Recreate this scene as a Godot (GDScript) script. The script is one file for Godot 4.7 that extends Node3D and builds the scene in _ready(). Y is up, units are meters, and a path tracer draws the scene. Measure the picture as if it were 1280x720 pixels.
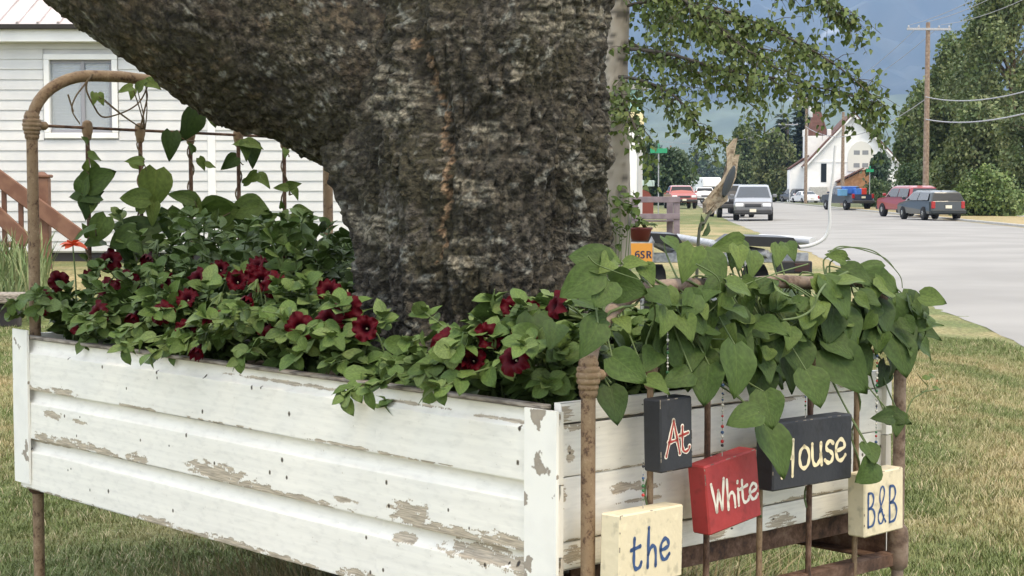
extends Node3D

# ---------------------------------------------------------------- geometry helper
class Geo:
	var v := PackedVector3Array()
	var n := PackedVector3Array()
	var uv := PackedVector2Array()
	var c := PackedColorArray()
	var i := PackedInt32Array()
	var col := Color(1, 1, 1)

	func vert(p: Vector3, nn: Vector3, t := Vector2.ZERO) -> int:
		v.append(p); n.append(nn); uv.append(t); c.append(col)
		return v.size() - 1

	func tri(a: int, b: int, d: int) -> void:   # given counter-clockwise from outside
		i.append(a); i.append(d); i.append(b)

	func quad(a: Vector3, b: Vector3, d: Vector3, e: Vector3, ta := Vector2(0, 1), tb := Vector2(1, 1), td := Vector2(1, 0), te := Vector2(0, 0)) -> void:
		var nn := (b - a).cross(d - a)
		if nn.length_squared() < 1e-18:
			nn = (d - a).cross(e - a)
		nn = nn.normalized()
		var k := vert(a, nn, ta)
		vert(b, nn, tb); vert(d, nn, td); vert(e, nn, te)
		tri(k, k + 1, k + 2); tri(k, k + 2, k + 3)

	func tri3(a: Vector3, b: Vector3, d: Vector3) -> void:
		var nn := (b - a).cross(d - a).normalized()
		var k := vert(a, nn)
		vert(b, nn); vert(d, nn)
		tri(k, k + 1, k + 2)

	func box(at: Vector3, size: Vector3, bev := 0.0, basis := Basis()) -> void:
		var h := size * 0.5
		var q: float = min(bev, min(h.x, min(h.y, h.z)) * 0.9)
		var ax := [Vector3(1, 0, 0), Vector3(0, 1, 0), Vector3(0, 0, 1)]
		for k in 3:
			for s: float in [-1.0, 1.0]:
				var nrm: Vector3 = ax[k] * s
				var u: Vector3 = ax[(k + 1) % 3]
				var w: Vector3 = ax[(k + 2) % 3] * s
				var hu: float = h[(k + 1) % 3] - q
				var hw: float = h[(k + 2) % 3] - q
				var o: Vector3 = nrm * h[k]
				quad(at + basis * (o - u * hu - w * hw), at + basis * (o + u * hu - w * hw), at + basis * (o + u * hu + w * hw), at + basis * (o - u * hu + w * hw))
		if q <= 0.0:
			return
		for k in 3:
			var a: int = (k + 1) % 3
			var b: int = (k + 2) % 3
			for sa: float in [-1.0, 1.0]:
				for sb: float in [-1.0, 1.0]:
					var e1: Vector3 = ax[a] * sa
					var e2: Vector3 = ax[b] * sb
					var p1: Vector3 = e1 * h[a] + e2 * (h[b] - q)
					var p2: Vector3 = e1 * (h[a] - q) + e2 * h[b]
					var l: Vector3 = ax[k] * (h[k] - q)
					if sa * sb > 0:
						quad(at + basis * (p1 - l), at + basis * (p2 - l), at + basis * (p2 + l), at + basis * (p1 + l))
					else:
						quad(at + basis * (p2 - l), at + basis * (p1 - l), at + basis * (p1 + l), at + basis * (p2 + l))
		for sx: float in [-1.0, 1.0]:
			for sy: float in [-1.0, 1.0]:
				for sz: float in [-1.0, 1.0]:
					var a := Vector3(sx * h.x, sy * (h.y - q), sz * (h.z - q))
					var b := Vector3(sx * (h.x - q), sy * h.y, sz * (h.z - q))
					var d := Vector3(sx * (h.x - q), sy * (h.y - q), sz * h.z)
					if sx * sy * sz > 0:
						tri3(at + basis * a, at + basis * b, at + basis * d)
					else:
						tri3(at + basis * a, at + basis * d, at + basis * b)

	func tube(pts: Array, radii: Array, seg := 8, caps := true) -> void:
		var up := Vector3(0.123, 0.9, 0.31)
		var first := v.size()
		var m := pts.size()
		var t0: Vector3 = (pts[1] - pts[0]).normalized()
		var e1 := t0.cross(up).normalized()
		var len_sum := 0.0
		for j in m:
			var t: Vector3
			if j == 0: t = (pts[1] - pts[0])
			elif j == m - 1: t = (pts[m - 1] - pts[m - 2])
			else: t = (pts[j + 1] - pts[j - 1])
			t = t.normalized()
			if j > 0:
				len_sum += (pts[j] - pts[j - 1]).length()
			e1 = (e1 - t * e1.dot(t)).normalized()
			var e2 := t.cross(e1)
			for k in seg + 1:
				var a := TAU * k / seg
				var d := e1 * cos(a) + e2 * sin(a)
				vert(pts[j] + d * radii[j], d, Vector2(float(k) / seg, len_sum))
		for j in m - 1:
			for k in seg:
				var a := first + j * (seg + 1) + k
				tri(a, a + 1, a + seg + 2); tri(a, a + seg + 2, a + seg + 1)
		if caps:
			for e in [0, m - 1]:
				var t2: Vector3 = (pts[0] - pts[1]).normalized() if e == 0 else (pts[m - 1] - pts[m - 2]).normalized()
				var base := v.size()
				vert(pts[e], t2)
				for k in seg + 1:
					vert(v[first + e * (seg + 1) + k], t2)
				for k in seg:
					if e == 0: tri(base, base + k + 2, base + k + 1)
					else: tri(base, base + k + 1, base + k + 2)

	func lathe(prof: Array, seg := 16, xf := Transform3D()) -> void:   # profile of Vector2(radius, y), going up
		var first := v.size()
		var m := prof.size()
		for j in m:
			var a: Vector2 = prof[max(j - 1, 0)]
			var b: Vector2 = prof[min(j + 1, m - 1)]
			var t := (b - a).normalized()
			for k in seg + 1:
				var g := TAU * k / seg
				var p: Vector2 = prof[j]
				vert(xf * Vector3(cos(g) * p.x, p.y, -sin(g) * p.x), (xf.basis * Vector3(cos(g) * t.y, -t.x, -sin(g) * t.y)).normalized(), Vector2(float(k) / seg, p.y))
		for j in m - 1:
			for k in seg:
				var a := first + j * (seg + 1) + k
				tri(a, a + 1, a + seg + 2); tri(a, a + seg + 2, a + seg + 1)

	func prism(poly: PackedVector2Array, z0: float, z1: float, half = null) -> void:
		# a side outline in (x, y), counter-clockwise, pushed from z0 to z1; half(y) may narrow it
		var idx := Geometry2D.triangulate_polygon(poly)
		var m := poly.size()
		for s in 2:
			var k := v.size()
			for p in poly:
				var f: float = half.call(p.y) if half != null else 1.0
				vert(Vector3(p.x, p.y, (z1 if s else z0) * f), Vector3(0, 0, 1 if s else -1))
			for t in range(0, idx.size(), 3):
				var a := idx[t]; var b := idx[t + 1]; var d := idx[t + 2]
				var area := (poly[b] - poly[a]).cross(poly[d] - poly[a])
				if (area > 0) == (s == 1): tri(k + a, k + b, k + d)
				else: tri(k + a, k + d, k + b)
		for j in m:
			var a := poly[j]; var b := poly[(j + 1) % m]
			var fa: float = half.call(a.y) if half != null else 1.0
			var fb: float = half.call(b.y) if half != null else 1.0
			quad(Vector3(a.x, a.y, z1 * fa), Vector3(a.x, a.y, z0 * fa), Vector3(b.x, b.y, z0 * fb), Vector3(b.x, b.y, z1 * fb))

	func loft(poly: PackedVector2Array, stations: Array, half) -> void:
		# an outline in (x, y), counter-clockwise, carried through stations [z, scale] so that its long edges are rounded
		var m := poly.size()
		var mid := Vector2.ZERO
		for p in poly: mid += p / m
		var rings := []
		for s in stations:
			var ring := []
			for p in poly:
				var q: Vector2 = mid + (p - mid) * float(s[1])
				q.y = maxf(q.y, poly[0].y)
				ring.append(Vector3(q.x, q.y, s[0] * half.call(q.y)))
			rings.append(ring)
		for r in rings.size() - 1:
			for j in m:
				var k := (j + 1) % m
				quad(rings[r + 1][j], rings[r][j], rings[r][k], rings[r + 1][k])
		var idx := Geometry2D.triangulate_polygon(poly)
		for e in [0, rings.size() - 1]:
			for t in range(0, idx.size(), 3):
				var a := idx[t]; var b := idx[t + 1]; var d := idx[t + 2]
				if ((poly[b] - poly[a]).cross(poly[d] - poly[a]) > 0) == (e > 0): tri3(rings[e][a], rings[e][b], rings[e][d])
				else: tri3(rings[e][a], rings[e][d], rings[e][b])

	func smooth_grid(cols: int, rows: int, first: int, flip := false) -> void:   # normals of a grid already put in, then its faces
		for r in rows:
			for k in cols:
				var a := first + r * cols + maxi(k - 1, 0)
				var b := first + r * cols + mini(k + 1, cols - 1)
				var d := first + maxi(r - 1, 0) * cols + k
				var e := first + mini(r + 1, rows - 1) * cols + k
				var q := (v[b] - v[a]).cross(v[e] - v[d]).normalized()
				n[first + r * cols + k] = -q if flip else q
		for r in rows - 1:
			for k in cols - 1:
				var a := first + r * cols + k
				if flip:
					tri(a, a + cols + 1, a + 1); tri(a, a + cols, a + cols + 1)
				else:
					tri(a, a + 1, a + cols + 1); tri(a, a + cols + 1, a + cols)

	func add(o: ArrayMesh, xf: Transform3D) -> void:
		var s := o.surface_get_arrays(0)
		var k := v.size()
		var vv: PackedVector3Array = s[Mesh.ARRAY_VERTEX]
		var nn: PackedVector3Array = s[Mesh.ARRAY_NORMAL]
		var tt: PackedVector2Array = s[Mesh.ARRAY_TEX_UV]
		for j in vv.size():
			vert(xf * vv[j], (xf.basis * nn[j]).normalized(), tt[j])
		for j: int in s[Mesh.ARRAY_INDEX]:
			i.append(k + j)

	func mesh() -> ArrayMesh:
		var a := []
		a.resize(Mesh.ARRAY_MAX)
		a[Mesh.ARRAY_VERTEX] = v; a[Mesh.ARRAY_NORMAL] = n; a[Mesh.ARRAY_TEX_UV] = uv; a[Mesh.ARRAY_COLOR] = c; a[Mesh.ARRAY_INDEX] = i
		var m := ArrayMesh.new()
		m.add_surface_from_arrays(Mesh.PRIMITIVE_TRIANGLES, a)
		return m

# ---------------------------------------------------------------- naming helpers
var counts := {}
var M := {}
var rng := RandomNumberGenerator.new()
const EYE := Vector3(0, 1.15, 0)
const FOCAL := 2050.0
var pitch := atan((360.0 - 239.0) / FOCAL)

func numbered(called: String) -> String:
	var k: int = counts.get(called, 0)
	counts[called] = k + 1
	return called if k == 0 else "%s_%03d" % [called, k]

func tag(o: Node3D, label: String, category: String, group := "", kind := "") -> Node3D:
	if label: o.set_meta("label", label)
	if category: o.set_meta("category", category)
	if group: o.set_meta("group", group)
	if kind: o.set_meta("kind", kind)
	return o

func thing(called: String, label: String, category: String, pos := Vector3.ZERO, turn := 0.0, group := "") -> Node3D:
	var o := Node3D.new()
	o.name = numbered(called)
	add_child(o)
	o.position = pos
	o.rotation.y = turn
	tag(o, label, category, group)
	return o

func part(parent: Node3D, called: String, shape, mat: Material, xf := Transform3D()) -> MeshInstance3D:
	var o := MeshInstance3D.new()
	o.name = called if parent != self else numbered(called)
	o.mesh = shape.mesh() if shape is Geo else shape
	o.material_override = mat
	o.transform = xf
	parent.add_child(o, true)
	return o

func structure(called: String, shape, mat: Material, parent: Node3D = self) -> MeshInstance3D:
	var o := part(parent, called, shape, mat)
	if parent == self: o.set_meta("kind", "structure")
	return o

func copy(o: Node3D, called: String) -> Node3D:
	var r: Node3D = o.duplicate()
	r.name = numbered(called)
	add_child(r)
	return r

# a point of the place: where a line of sight of the photograph is so many metres away
func at(px: float, py: float, depth: float) -> Vector3:
	var c := cos(pitch); var s := sin(pitch)
	var r := Vector3(0, -s, -c) + Vector3((px - 640.0) / FOCAL, 0, 0) + Vector3(0, c, -s) * ((360.0 - py) / FOCAL)
	return EYE + r * (depth / -r.z)

func lin(r: float, g: float, b: float) -> Color:
	return Color(r, g, b)

func mk(col: Color, rough := 0.8, metal := 0.0) -> StandardMaterial3D:
	var m := StandardMaterial3D.new()
	m.albedo_color = col.linear_to_srgb()
	m.roughness = rough
	m.metallic = metal
	return m

func noise_tex(freq: float, cols: Array, offs: Array, size := 256, kind := FastNoiseLite.TYPE_SIMPLEX_SMOOTH, oct := 4, seed_ := 1, gain := 0.5) -> NoiseTexture2D:
	var f := FastNoiseLite.new()
	f.noise_type = kind
	f.frequency = freq
	f.fractal_octaves = oct
	f.fractal_gain = gain
	f.seed = seed_
	var t := NoiseTexture2D.new()
	t.width = size; t.height = size
	t.seamless = true
	t.noise = f
	var g := Gradient.new()
	g.offsets = PackedFloat32Array(offs)
	var cc := PackedColorArray()
	for c in cols: cc.append(c.linear_to_srgb())
	g.colors = cc
	t.color_ramp = g
	return t

func grey_tex(freq: float, size := 256, kind := FastNoiseLite.TYPE_SIMPLEX_SMOOTH, oct := 4, seed_ := 1) -> NoiseTexture2D:
	var f := FastNoiseLite.new()
	f.noise_type = kind
	f.frequency = freq
	f.fractal_octaves = oct
	f.seed = seed_
	var t := NoiseTexture2D.new()
	t.width = size; t.height = size
	t.seamless = true
	t.noise = f
	return t

func tri_mat(tex: Texture2D, scale: float, rough := 0.85, bump: Texture2D = null, bump_cm := 0.0, world := false, stretch := Vector3.ONE) -> StandardMaterial3D:
	var m := StandardMaterial3D.new()
	m.albedo_texture = tex
	m.uv1_triplanar = true
	m.uv1_world_triplanar = world
	m.uv1_scale = stretch * scale
	m.roughness = rough
	if bump:
		m.heightmap_enabled = true
		m.heightmap_texture = bump
		m.heightmap_scale = bump_cm
	return m

func ss(a: float, b: float, x: float) -> float:
	return smoothstep(a, b, x)

# ---------------------------------------------------------------- the lie of the land
var road_dir := Vector3(0.0946, 0, -0.9955)
var road_right := Vector3(0.9955, 0, 0.0946)
const STREET := -0.27

func land(x: float, z: float) -> float:
	var o := x * road_right.x + z * road_right.z
	var d := x * road_dir.x + z * road_dir.z
	var y: float = lerpf(0.0, -0.2, ss(7.0, 30.0, d))
	y += 0.40 * ss(14.4, 17.5, -z) * ss(1.6, -0.6, x) * (1.0 - ss(24.0, 40.0, -z))
	y = lerpf(y, STREET - 0.004, ss(1.0, 3.2, o)) - 0.03 * ss(3.6, 4.6, o)
	y = lerpf(y, -0.16, ss(13.75, 14.1, o))
	return y

# ---------------------------------------------------------------- materials
func materials() -> void:
	var N := FastNoiseLite.TYPE_SIMPLEX_SMOOTH
	M.siding = tri_mat(noise_tex(0.02, [lin(0.57, 0.575, 0.58), lin(0.64, 0.64, 0.635)], [0.2, 0.8]), 0.4, 0.55)
	M.trim = tri_mat(noise_tex(0.02, [lin(0.76, 0.76, 0.75), lin(0.83, 0.83, 0.82)], [0.2, 0.8], 128), 0.6, 0.5)
	M.rust = tri_mat(noise_tex(0.03, [lin(0.06, 0.032, 0.018), lin(0.15, 0.09, 0.05), lin(0.235, 0.16, 0.092), lin(0.22, 0.148, 0.085), lin(0.3, 0.22, 0.135)], [0.2, 0.33, 0.46, 0.62, 0.82], 512, N, 6, 3, 0.85), 1.3, 0.72, grey_tex(0.05, 256, N, 4, 8), 0.03)
	M.rust_dark = tri_mat(noise_tex(0.02, [lin(0.03, 0.016, 0.011), lin(0.09, 0.045, 0.026), lin(0.13, 0.075, 0.05), lin(0.2, 0.13, 0.09)], [0.2, 0.45, 0.62, 0.85], 512, N, 6, 5, 0.8), 1.3, 0.8, grey_tex(0.06, 256, N, 4, 9), 0.15)
	M.rust_grey = tri_mat(noise_tex(0.02, [lin(0.06, 0.035, 0.024), lin(0.15, 0.1, 0.07), lin(0.22, 0.165, 0.125), lin(0.27, 0.2, 0.15)], [0.2, 0.42, 0.6, 0.85], 512, N, 6, 6, 0.8), 1.3, 0.75, grey_tex(0.06, 256, N, 4, 9), 0.12)
	for e in [["rust", "rust_round"], ["rust_grey", "rust_grey_round"], ["rust_dark", "rust_dark_round"]]:
		var r: StandardMaterial3D = M[e[0]].duplicate()     # the same coat wrapped round tubes
		r.uv1_triplanar = false
		r.uv1_scale = Vector3(0.14, 1.35, 1)
		r.heightmap_enabled = false
		M[e[1]] = r
	M.old_wood = tri_mat(noise_tex(0.03, [lin(0.12, 0.1, 0.085), lin(0.26, 0.225, 0.185), lin(0.36, 0.32, 0.27)], [0.25, 0.5, 0.8], 256, N, 5, 7), 2.0, 0.9, null, 0.0, false, Vector3(1, 6, 1))
	M.white_paint = tri_mat(noise_tex(0.012, [lin(0.8, 0.785, 0.73), lin(0.85, 0.835, 0.775), lin(0.85, 0.835, 0.775), lin(0.3, 0.26, 0.21), lin(0.36, 0.31, 0.25)], [0.2, 0.6, 0.765, 0.775, 0.9], 512, N, 6, 77), 1.3, 0.6, grey_tex(0.03, 128, N, 4, 78), 0.08)
	M.soil = tri_mat(noise_tex(0.05, [lin(0.012, 0.009, 0.007), lin(0.035, 0.026, 0.019), lin(0.07, 0.055, 0.04)], [0.2, 0.5, 0.85], 256, N, 5, 12), 2.0, 1.0, grey_tex(0.06), 1.5)
	M.black_plastic = mk(lin(0.012, 0.012, 0.013), 0.45)
	M.asphalt = tri_mat(noise_tex(0.012, [lin(0.235, 0.228, 0.217), lin(0.262, 0.254, 0.242), lin(0.29, 0.281, 0.267)], [0.25, 0.5, 0.8], 512, N, 7, 21), 0.035, 0.95, null, 0.0, true)
	M.concrete = tri_mat(noise_tex(0.03, [lin(0.34, 0.33, 0.31), lin(0.46, 0.45, 0.42)], [0.2, 0.8], 256, N, 5, 22), 0.5, 0.95, null, 0, true)
	var g := tri_mat(noise_tex(0.03, [lin(0.45, 0.43, 0.38), lin(0.8, 0.78, 0.7), lin(1, 1, 1)], [0.2, 0.5, 0.8], 512, N, 6, 23), 0.9, 1.0, grey_tex(0.08, 256), 2.0, true)
	g.vertex_color_use_as_albedo = true
	M.ground = g
	var gr := mk(Color(1, 1, 1), 0.7)
	gr.vertex_color_use_as_albedo = true
	gr.backlight_enabled = true
	gr.backlight = Color(0.25, 0.25, 0.15)
	M.grass = gr
	var bark := tri_mat(noise_tex(0.05, [lin(0.2, 0.2, 0.2), lin(0.55, 0.55, 0.54), lin(1, 1, 0.98)], [0.3, 0.5, 0.7], 512, N, 6, 31, 0.7), 2.2, 0.95, grey_tex(0.06, 512, N, 6, 32), 0.8)
	bark.vertex_color_use_as_albedo = true
	M.bark = bark
	var vc := mk(Color(1, 1, 1), 0.8)
	vc.vertex_color_use_as_albedo = true
	M.vertex = vc
	# leaves
	M.bean = []
	var bean_tex := leaf_texture(128, 7, 0.13)
	for c: Color in [lin(0.075, 0.125, 0.028), lin(0.092, 0.148, 0.034), lin(0.058, 0.1, 0.024), lin(0.125, 0.185, 0.04), lin(0.17, 0.23, 0.055)]:
		var m := mk(c * 1.1, 0.62)
		m.metallic_specular = 0.35
		m.albedo_texture = bean_tex
		m.backlight_enabled = true
		m.backlight = Color(0.24, 0.34, 0.08)
		m.heightmap_enabled = true
		m.heightmap_texture = bean_tex
		m.heightmap_scale = 0.25
		M.bean.append(m)
	M.petunia = []
	var pet_tex := leaf_texture(64, 5, 0.2)
	for c: Color in [lin(0.14, 0.21, 0.055), lin(0.17, 0.24, 0.07), lin(0.115, 0.175, 0.046), lin(0.2, 0.26, 0.09)]:
		var m := mk(c * 1.2, 0.6)
		m.albedo_texture = pet_tex
		m.backlight_enabled = true
		m.backlight = Color(0.12, 0.2, 0.05)
		m.metallic_specular = 0.35
		M.petunia.append(m)
	M.stem = mk(lin(0.085, 0.125, 0.035), 0.6)
	M.stem_brown = mk(lin(0.12, 0.085, 0.05), 0.8)
	var fl := mk(Color(1, 1, 1), 0.55)
	fl.vertex_color_use_as_albedo = true
	fl.metallic_specular = 0.25
	M.petal = fl
	var tl := mk(Color(1, 1, 1), 0.65)
	tl.vertex_color_use_as_albedo = true
	tl.backlight_enabled = true
	tl.backlight = Color(0.38, 0.46, 0.17)
	M.tree_leaf = tl
	M.glass = mk(lin(0.02, 0.025, 0.03), 0.08)
	M.glass.metallic_specular = 0.6
	M.tyre = mk(lin(0.015, 0.015, 0.016), 0.85)
	M.chrome = mk(lin(0.55, 0.55, 0.56), 0.25, 0.9)
	M.galv = tri_mat(noise_tex(0.05, [lin(0.3, 0.31, 0.33), lin(0.46, 0.47, 0.49)], [0.3, 0.7], 128), 3.0, 0.5)
	M.galv.metallic = 0.4
	M.white_plastic = mk(lin(0.58, 0.59, 0.6), 0.4)
	M.brown_paint = tri_mat(noise_tex(0.03, [lin(0.15, 0.07, 0.042), lin(0.2, 0.1, 0.062)], [0.3, 0.7], 128), 1.2, 0.7)
	M.pole = tri_mat(noise_tex(0.03, [lin(0.2, 0.14, 0.1), lin(0.32, 0.25, 0.19)], [0.3, 0.7], 128), 0.8, 0.9)
	M.wire = mk(lin(0.3, 0.3, 0.32), 0.5)
	M.light_lens = mk(lin(0.75, 0.76, 0.78), 0.15)
	M.tail = mk(lin(0.35, 0.02, 0.02), 0.25)

func leaf_texture(size: int, pairs: int, vein: float) -> ImageTexture:
	# veins and mottling of a leaf blade; u across, v from stalk to tip
	var im := Image.create(size, size, false, Image.FORMAT_RGB8)
	var f := FastNoiseLite.new()
	f.frequency = 6.0 / size
	f.fractal_octaves = 4
	for y in size:
		for x in size:
			var u := (x + 0.5) / size * 2.0 - 1.0
			var w := (y + 0.5) / size
			var q := 0.74 + 0.12 * f.get_noise_2d(x, y)
			var mid: float = exp(-pow(u / 0.035, 2.0))
			var s: float = w - abs(u) * 0.42
			var k: float = s * pairs
			var side: float = exp(-pow((k - round(k)) / 0.13, 2.0)) * ss(0.0, 0.08, s) * ss(1.0, 0.6, abs(u))
			q += vein * max(mid, side * 0.6) * 0.6
			q = clampf(q, 0.0, 1.0)
			im.set_pixel(x, y, Color(q * (0.97 + 0.03 * mid), q, q * 0.95))
	return ImageTexture.create_from_image(im)

# ---------------------------------------------------------------- leaf and flower shapes
func leaf_mesh(kind: int, rows: int, cols: int, fold: float, droop: float, wave: float) -> ArrayMesh:
	# stalk end at the origin, tip towards +y, upper face towards +z, one unit long
	var g := Geo.new()
	for r in rows:
		var s := float(r) / (rows - 1)
		var w := 0.0
		match kind:
			0: w = 0.47 * pow(sin(PI * pow(clampf(s * 0.98 + 0.02, 0, 1), 0.62)), 0.72) * (1.0 - 0.12 * s)          # heart-shaped bean leaflet
			1: w = 0.33 * pow(sin(PI * pow(s, 0.8)), 0.85)                                                            # oval petunia leaf
			2: w = 0.46 * pow(sin(PI * pow(s, 0.55)), 0.8) * (1.0 - 0.42 * s)                                        # birch leaf
			3: w = 0.42 * pow(sin(PI * pow(clampf(s * 0.96 + 0.04, 0, 1), 0.8)), 0.6)                                # blunt rounded petunia leaf
			4: w = 0.42 * pow(sin(PI * pow(clampf(s * 0.98 + 0.02, 0, 1), 0.54)), 0.78) * (1.0 - 0.28 * s)        # long-pointed bean leaflet
		for k in cols:
			var t := float(k) / (cols - 1) * 2.0 - 1.0
			var x := w * t
			var y := s
			if (kind == 0 or kind == 4) and s < 0.25:
				y -= 0.13 * (1.0 - s / 0.25) * abs(t) * 0.8        # lobes beside the stalk
				x += 0.0
			var z: float = fold * abs(x) - droop * s * s + wave * sin(s * 9.0 + t * 2.0) * abs(t) * 0.5
			g.vert(Vector3(x, y, z), Vector3.ZERO, Vector2(t * 0.5 + 0.5, s))
	g.smooth_grid(cols, rows, 0)
	return g.mesh()

var leaves := {}

func shapes() -> void:
	leaves.bean = [leaf_mesh(0, 9, 7, 0.18, 0.22, 0.05), leaf_mesh(0, 9, 7, 0.3, 0.45, 0.08), leaf_mesh(4, 9, 7, 0.22, 0.3, 0.06), leaf_mesh(4, 9, 7, -0.12, 0.15, 0.1)]
	leaves.petunia = [leaf_mesh(1, 6, 5, 0.3, 0.25, 0.05), leaf_mesh(3, 6, 5, 0.25, 0.4, 0.04), leaf_mesh(1, 6, 5, 0.45, 0.1, 0.02), leaf_mesh(3, 6, 5, 0.1, 0.15, 0.08)]
	leaves.birch = leaf_mesh(2, 4, 3, 0.25, 0.2, 0.0)
	leaves.flower = [flower_mesh(0, 0.0), flower_mesh(1, 0.35), flower_mesh(2, 0.9)]
	var cal := Geo.new()
	cal.lathe([Vector2(0.002, -0.075), Vector2(0.0045, -0.07), Vector2(0.006, -0.05), Vector2(0.009, -0.03)], 8)
	for k in 5:
		var a := TAU * k / 5
		cal.tube([Vector3(cos(a) * 0.004, -0.062, sin(a) * 0.004), Vector3(cos(a) * 0.011, -0.045, sin(a) * 0.011), Vector3(cos(a) * 0.016, -0.03, sin(a) * 0.016)], [0.0025, 0.003, 0.0006], 4)
	leaves.calyx = cal.mesh()

func flower_mesh(seed_: int, closing: float) -> ArrayMesh:
	# trumpet about 65 mm wide opening towards +y
	var g := Geo.new()
	var r2 := RandomNumberGenerator.new()
	r2.seed = 77 + seed_
	var rings := [0.06, 0.12, 0.22, 0.4, 0.62, 0.82, 0.95, 1.0]
	var seg := 40
	var ph := r2.randf() * TAU
	for j in rings.size():
		var q: float = rings[j]
		for k in seg + 1:
			var a := TAU * k / seg
			var lobe: float = pow(abs(cos(2.5 * a)), 0.5)
			var r: float = q * (1.0 - 0.17 * (1.0 - lobe) * ss(0.35, 1.0, q) + 0.04 * sin(3.0 * a + ph) * q) * 0.034
			r *= 1.0 - 0.5 * closing * ss(0.2, 1.0, q)
			var y: float = -0.03 * pow(1.0 - ss(0.0, 0.4, q), 1.5) + 0.006 * sin(10.0 * a + ph) * ss(0.6, 1.0, q) - 0.007 * ss(0.7, 1.0, q) * (1.0 - closing * 3.0) + 0.003 * sin(5.0 * a + ph * 2.0) * ss(0.3, 1.0, q)
			var vein: float = pow(abs(sin(12.5 * a)), 8.0)
			var base := lin(0.066, 0.0018, 0.0065)
			var dark := lin(0.018, 0.001, 0.004)
			g.col = dark.lerp(base, clampf(ss(0.1, 0.45, q) - 0.25 * vein, 0, 1))
			g.vert(Vector3(cos(a) * r, y, -sin(a) * r), Vector3.UP)
	g.smooth_grid(seg + 1, rings.size(), 0, true)
	# pale stamens in the throat
	g.col = lin(0.5, 0.45, 0.3)
	g.lathe([Vector2(0.0001, -0.02), Vector2(0.0022, -0.018), Vector2(0.0022, -0.012), Vector2(0.0001, -0.01)], 6)
	return g.mesh()

func leaf_basis(tip: Vector3, nrm: Vector3, size: float, wide := 1.0) -> Basis:
	var y := tip.normalized()
	var z := (nrm - y * nrm.dot(y))
	if z.length() < 0.01: z = y.cross(Vector3(0.3, 0.2, 0.9))
	z = z.normalized()
	return Basis(y.cross(z) * size * wide, y * size, z * size)

func curve(pts: Array, steps: int) -> Array:
	# smooth line through the points
	var out := []
	var m := pts.size()
	for j in m - 1:
		var p0: Vector3 = pts[max(j - 1, 0)]
		var p1: Vector3 = pts[j]
		var p2: Vector3 = pts[j + 1]
		var p3: Vector3 = pts[min(j + 2, m - 1)]
		for k in steps:
			out.append(p1.cubic_interpolate(p2, p0, p3, float(k) / steps))
	out.append(pts[m - 1])
	return out

func taper(count: int, a: float, b: float) -> Array:
	var r := []
	for k in count: r.append(lerpf(a, b, float(k) / max(count - 1, 1)))
	return r

# ---------------------------------------------------------------- ground, road, hills
func rd(o: float, d: float, y: float) -> Vector3:   # o metres right of the camera, d along the street
	var p := road_right * o + road_dir * d
	return Vector3(p.x, y, p.z)

var patch := FastNoiseLite.new()
var patch2 := FastNoiseLite.new()

func lawn_tint(x: float, z: float) -> Color:
	# how green or how dry the turf is, in patches
	var o := x * road_right.x + z * road_right.z
	var d := x * road_dir.x + z * road_dir.z
	var q := patch.get_noise_2d(x, z) * 0.9 + patch2.get_noise_2d(x, z) * 0.5
	var dry := 0.14 + 1.1 * q
	dry += 0.5 * ss(0.9, 1.8, o) * ss(4.6, 6.5, d) * ss(14.0, 8.0, d)            # worn strip beside the street
	dry += 0.5 * ss(20.0, 32.0, d) * ss(76.0, 62.0, d)
	dry -= 0.25 * ss(60.0, 70.0, d) * ss(100.0, 85.0, d)
	if o > 13.5: dry = 0.85 + 0.4 * q
	dry = clampf(dry, 0.0, 1.0)
	return lin(0.15, 0.185, 0.06).lerp(lin(0.45, 0.36, 0.2), dry)

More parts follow.
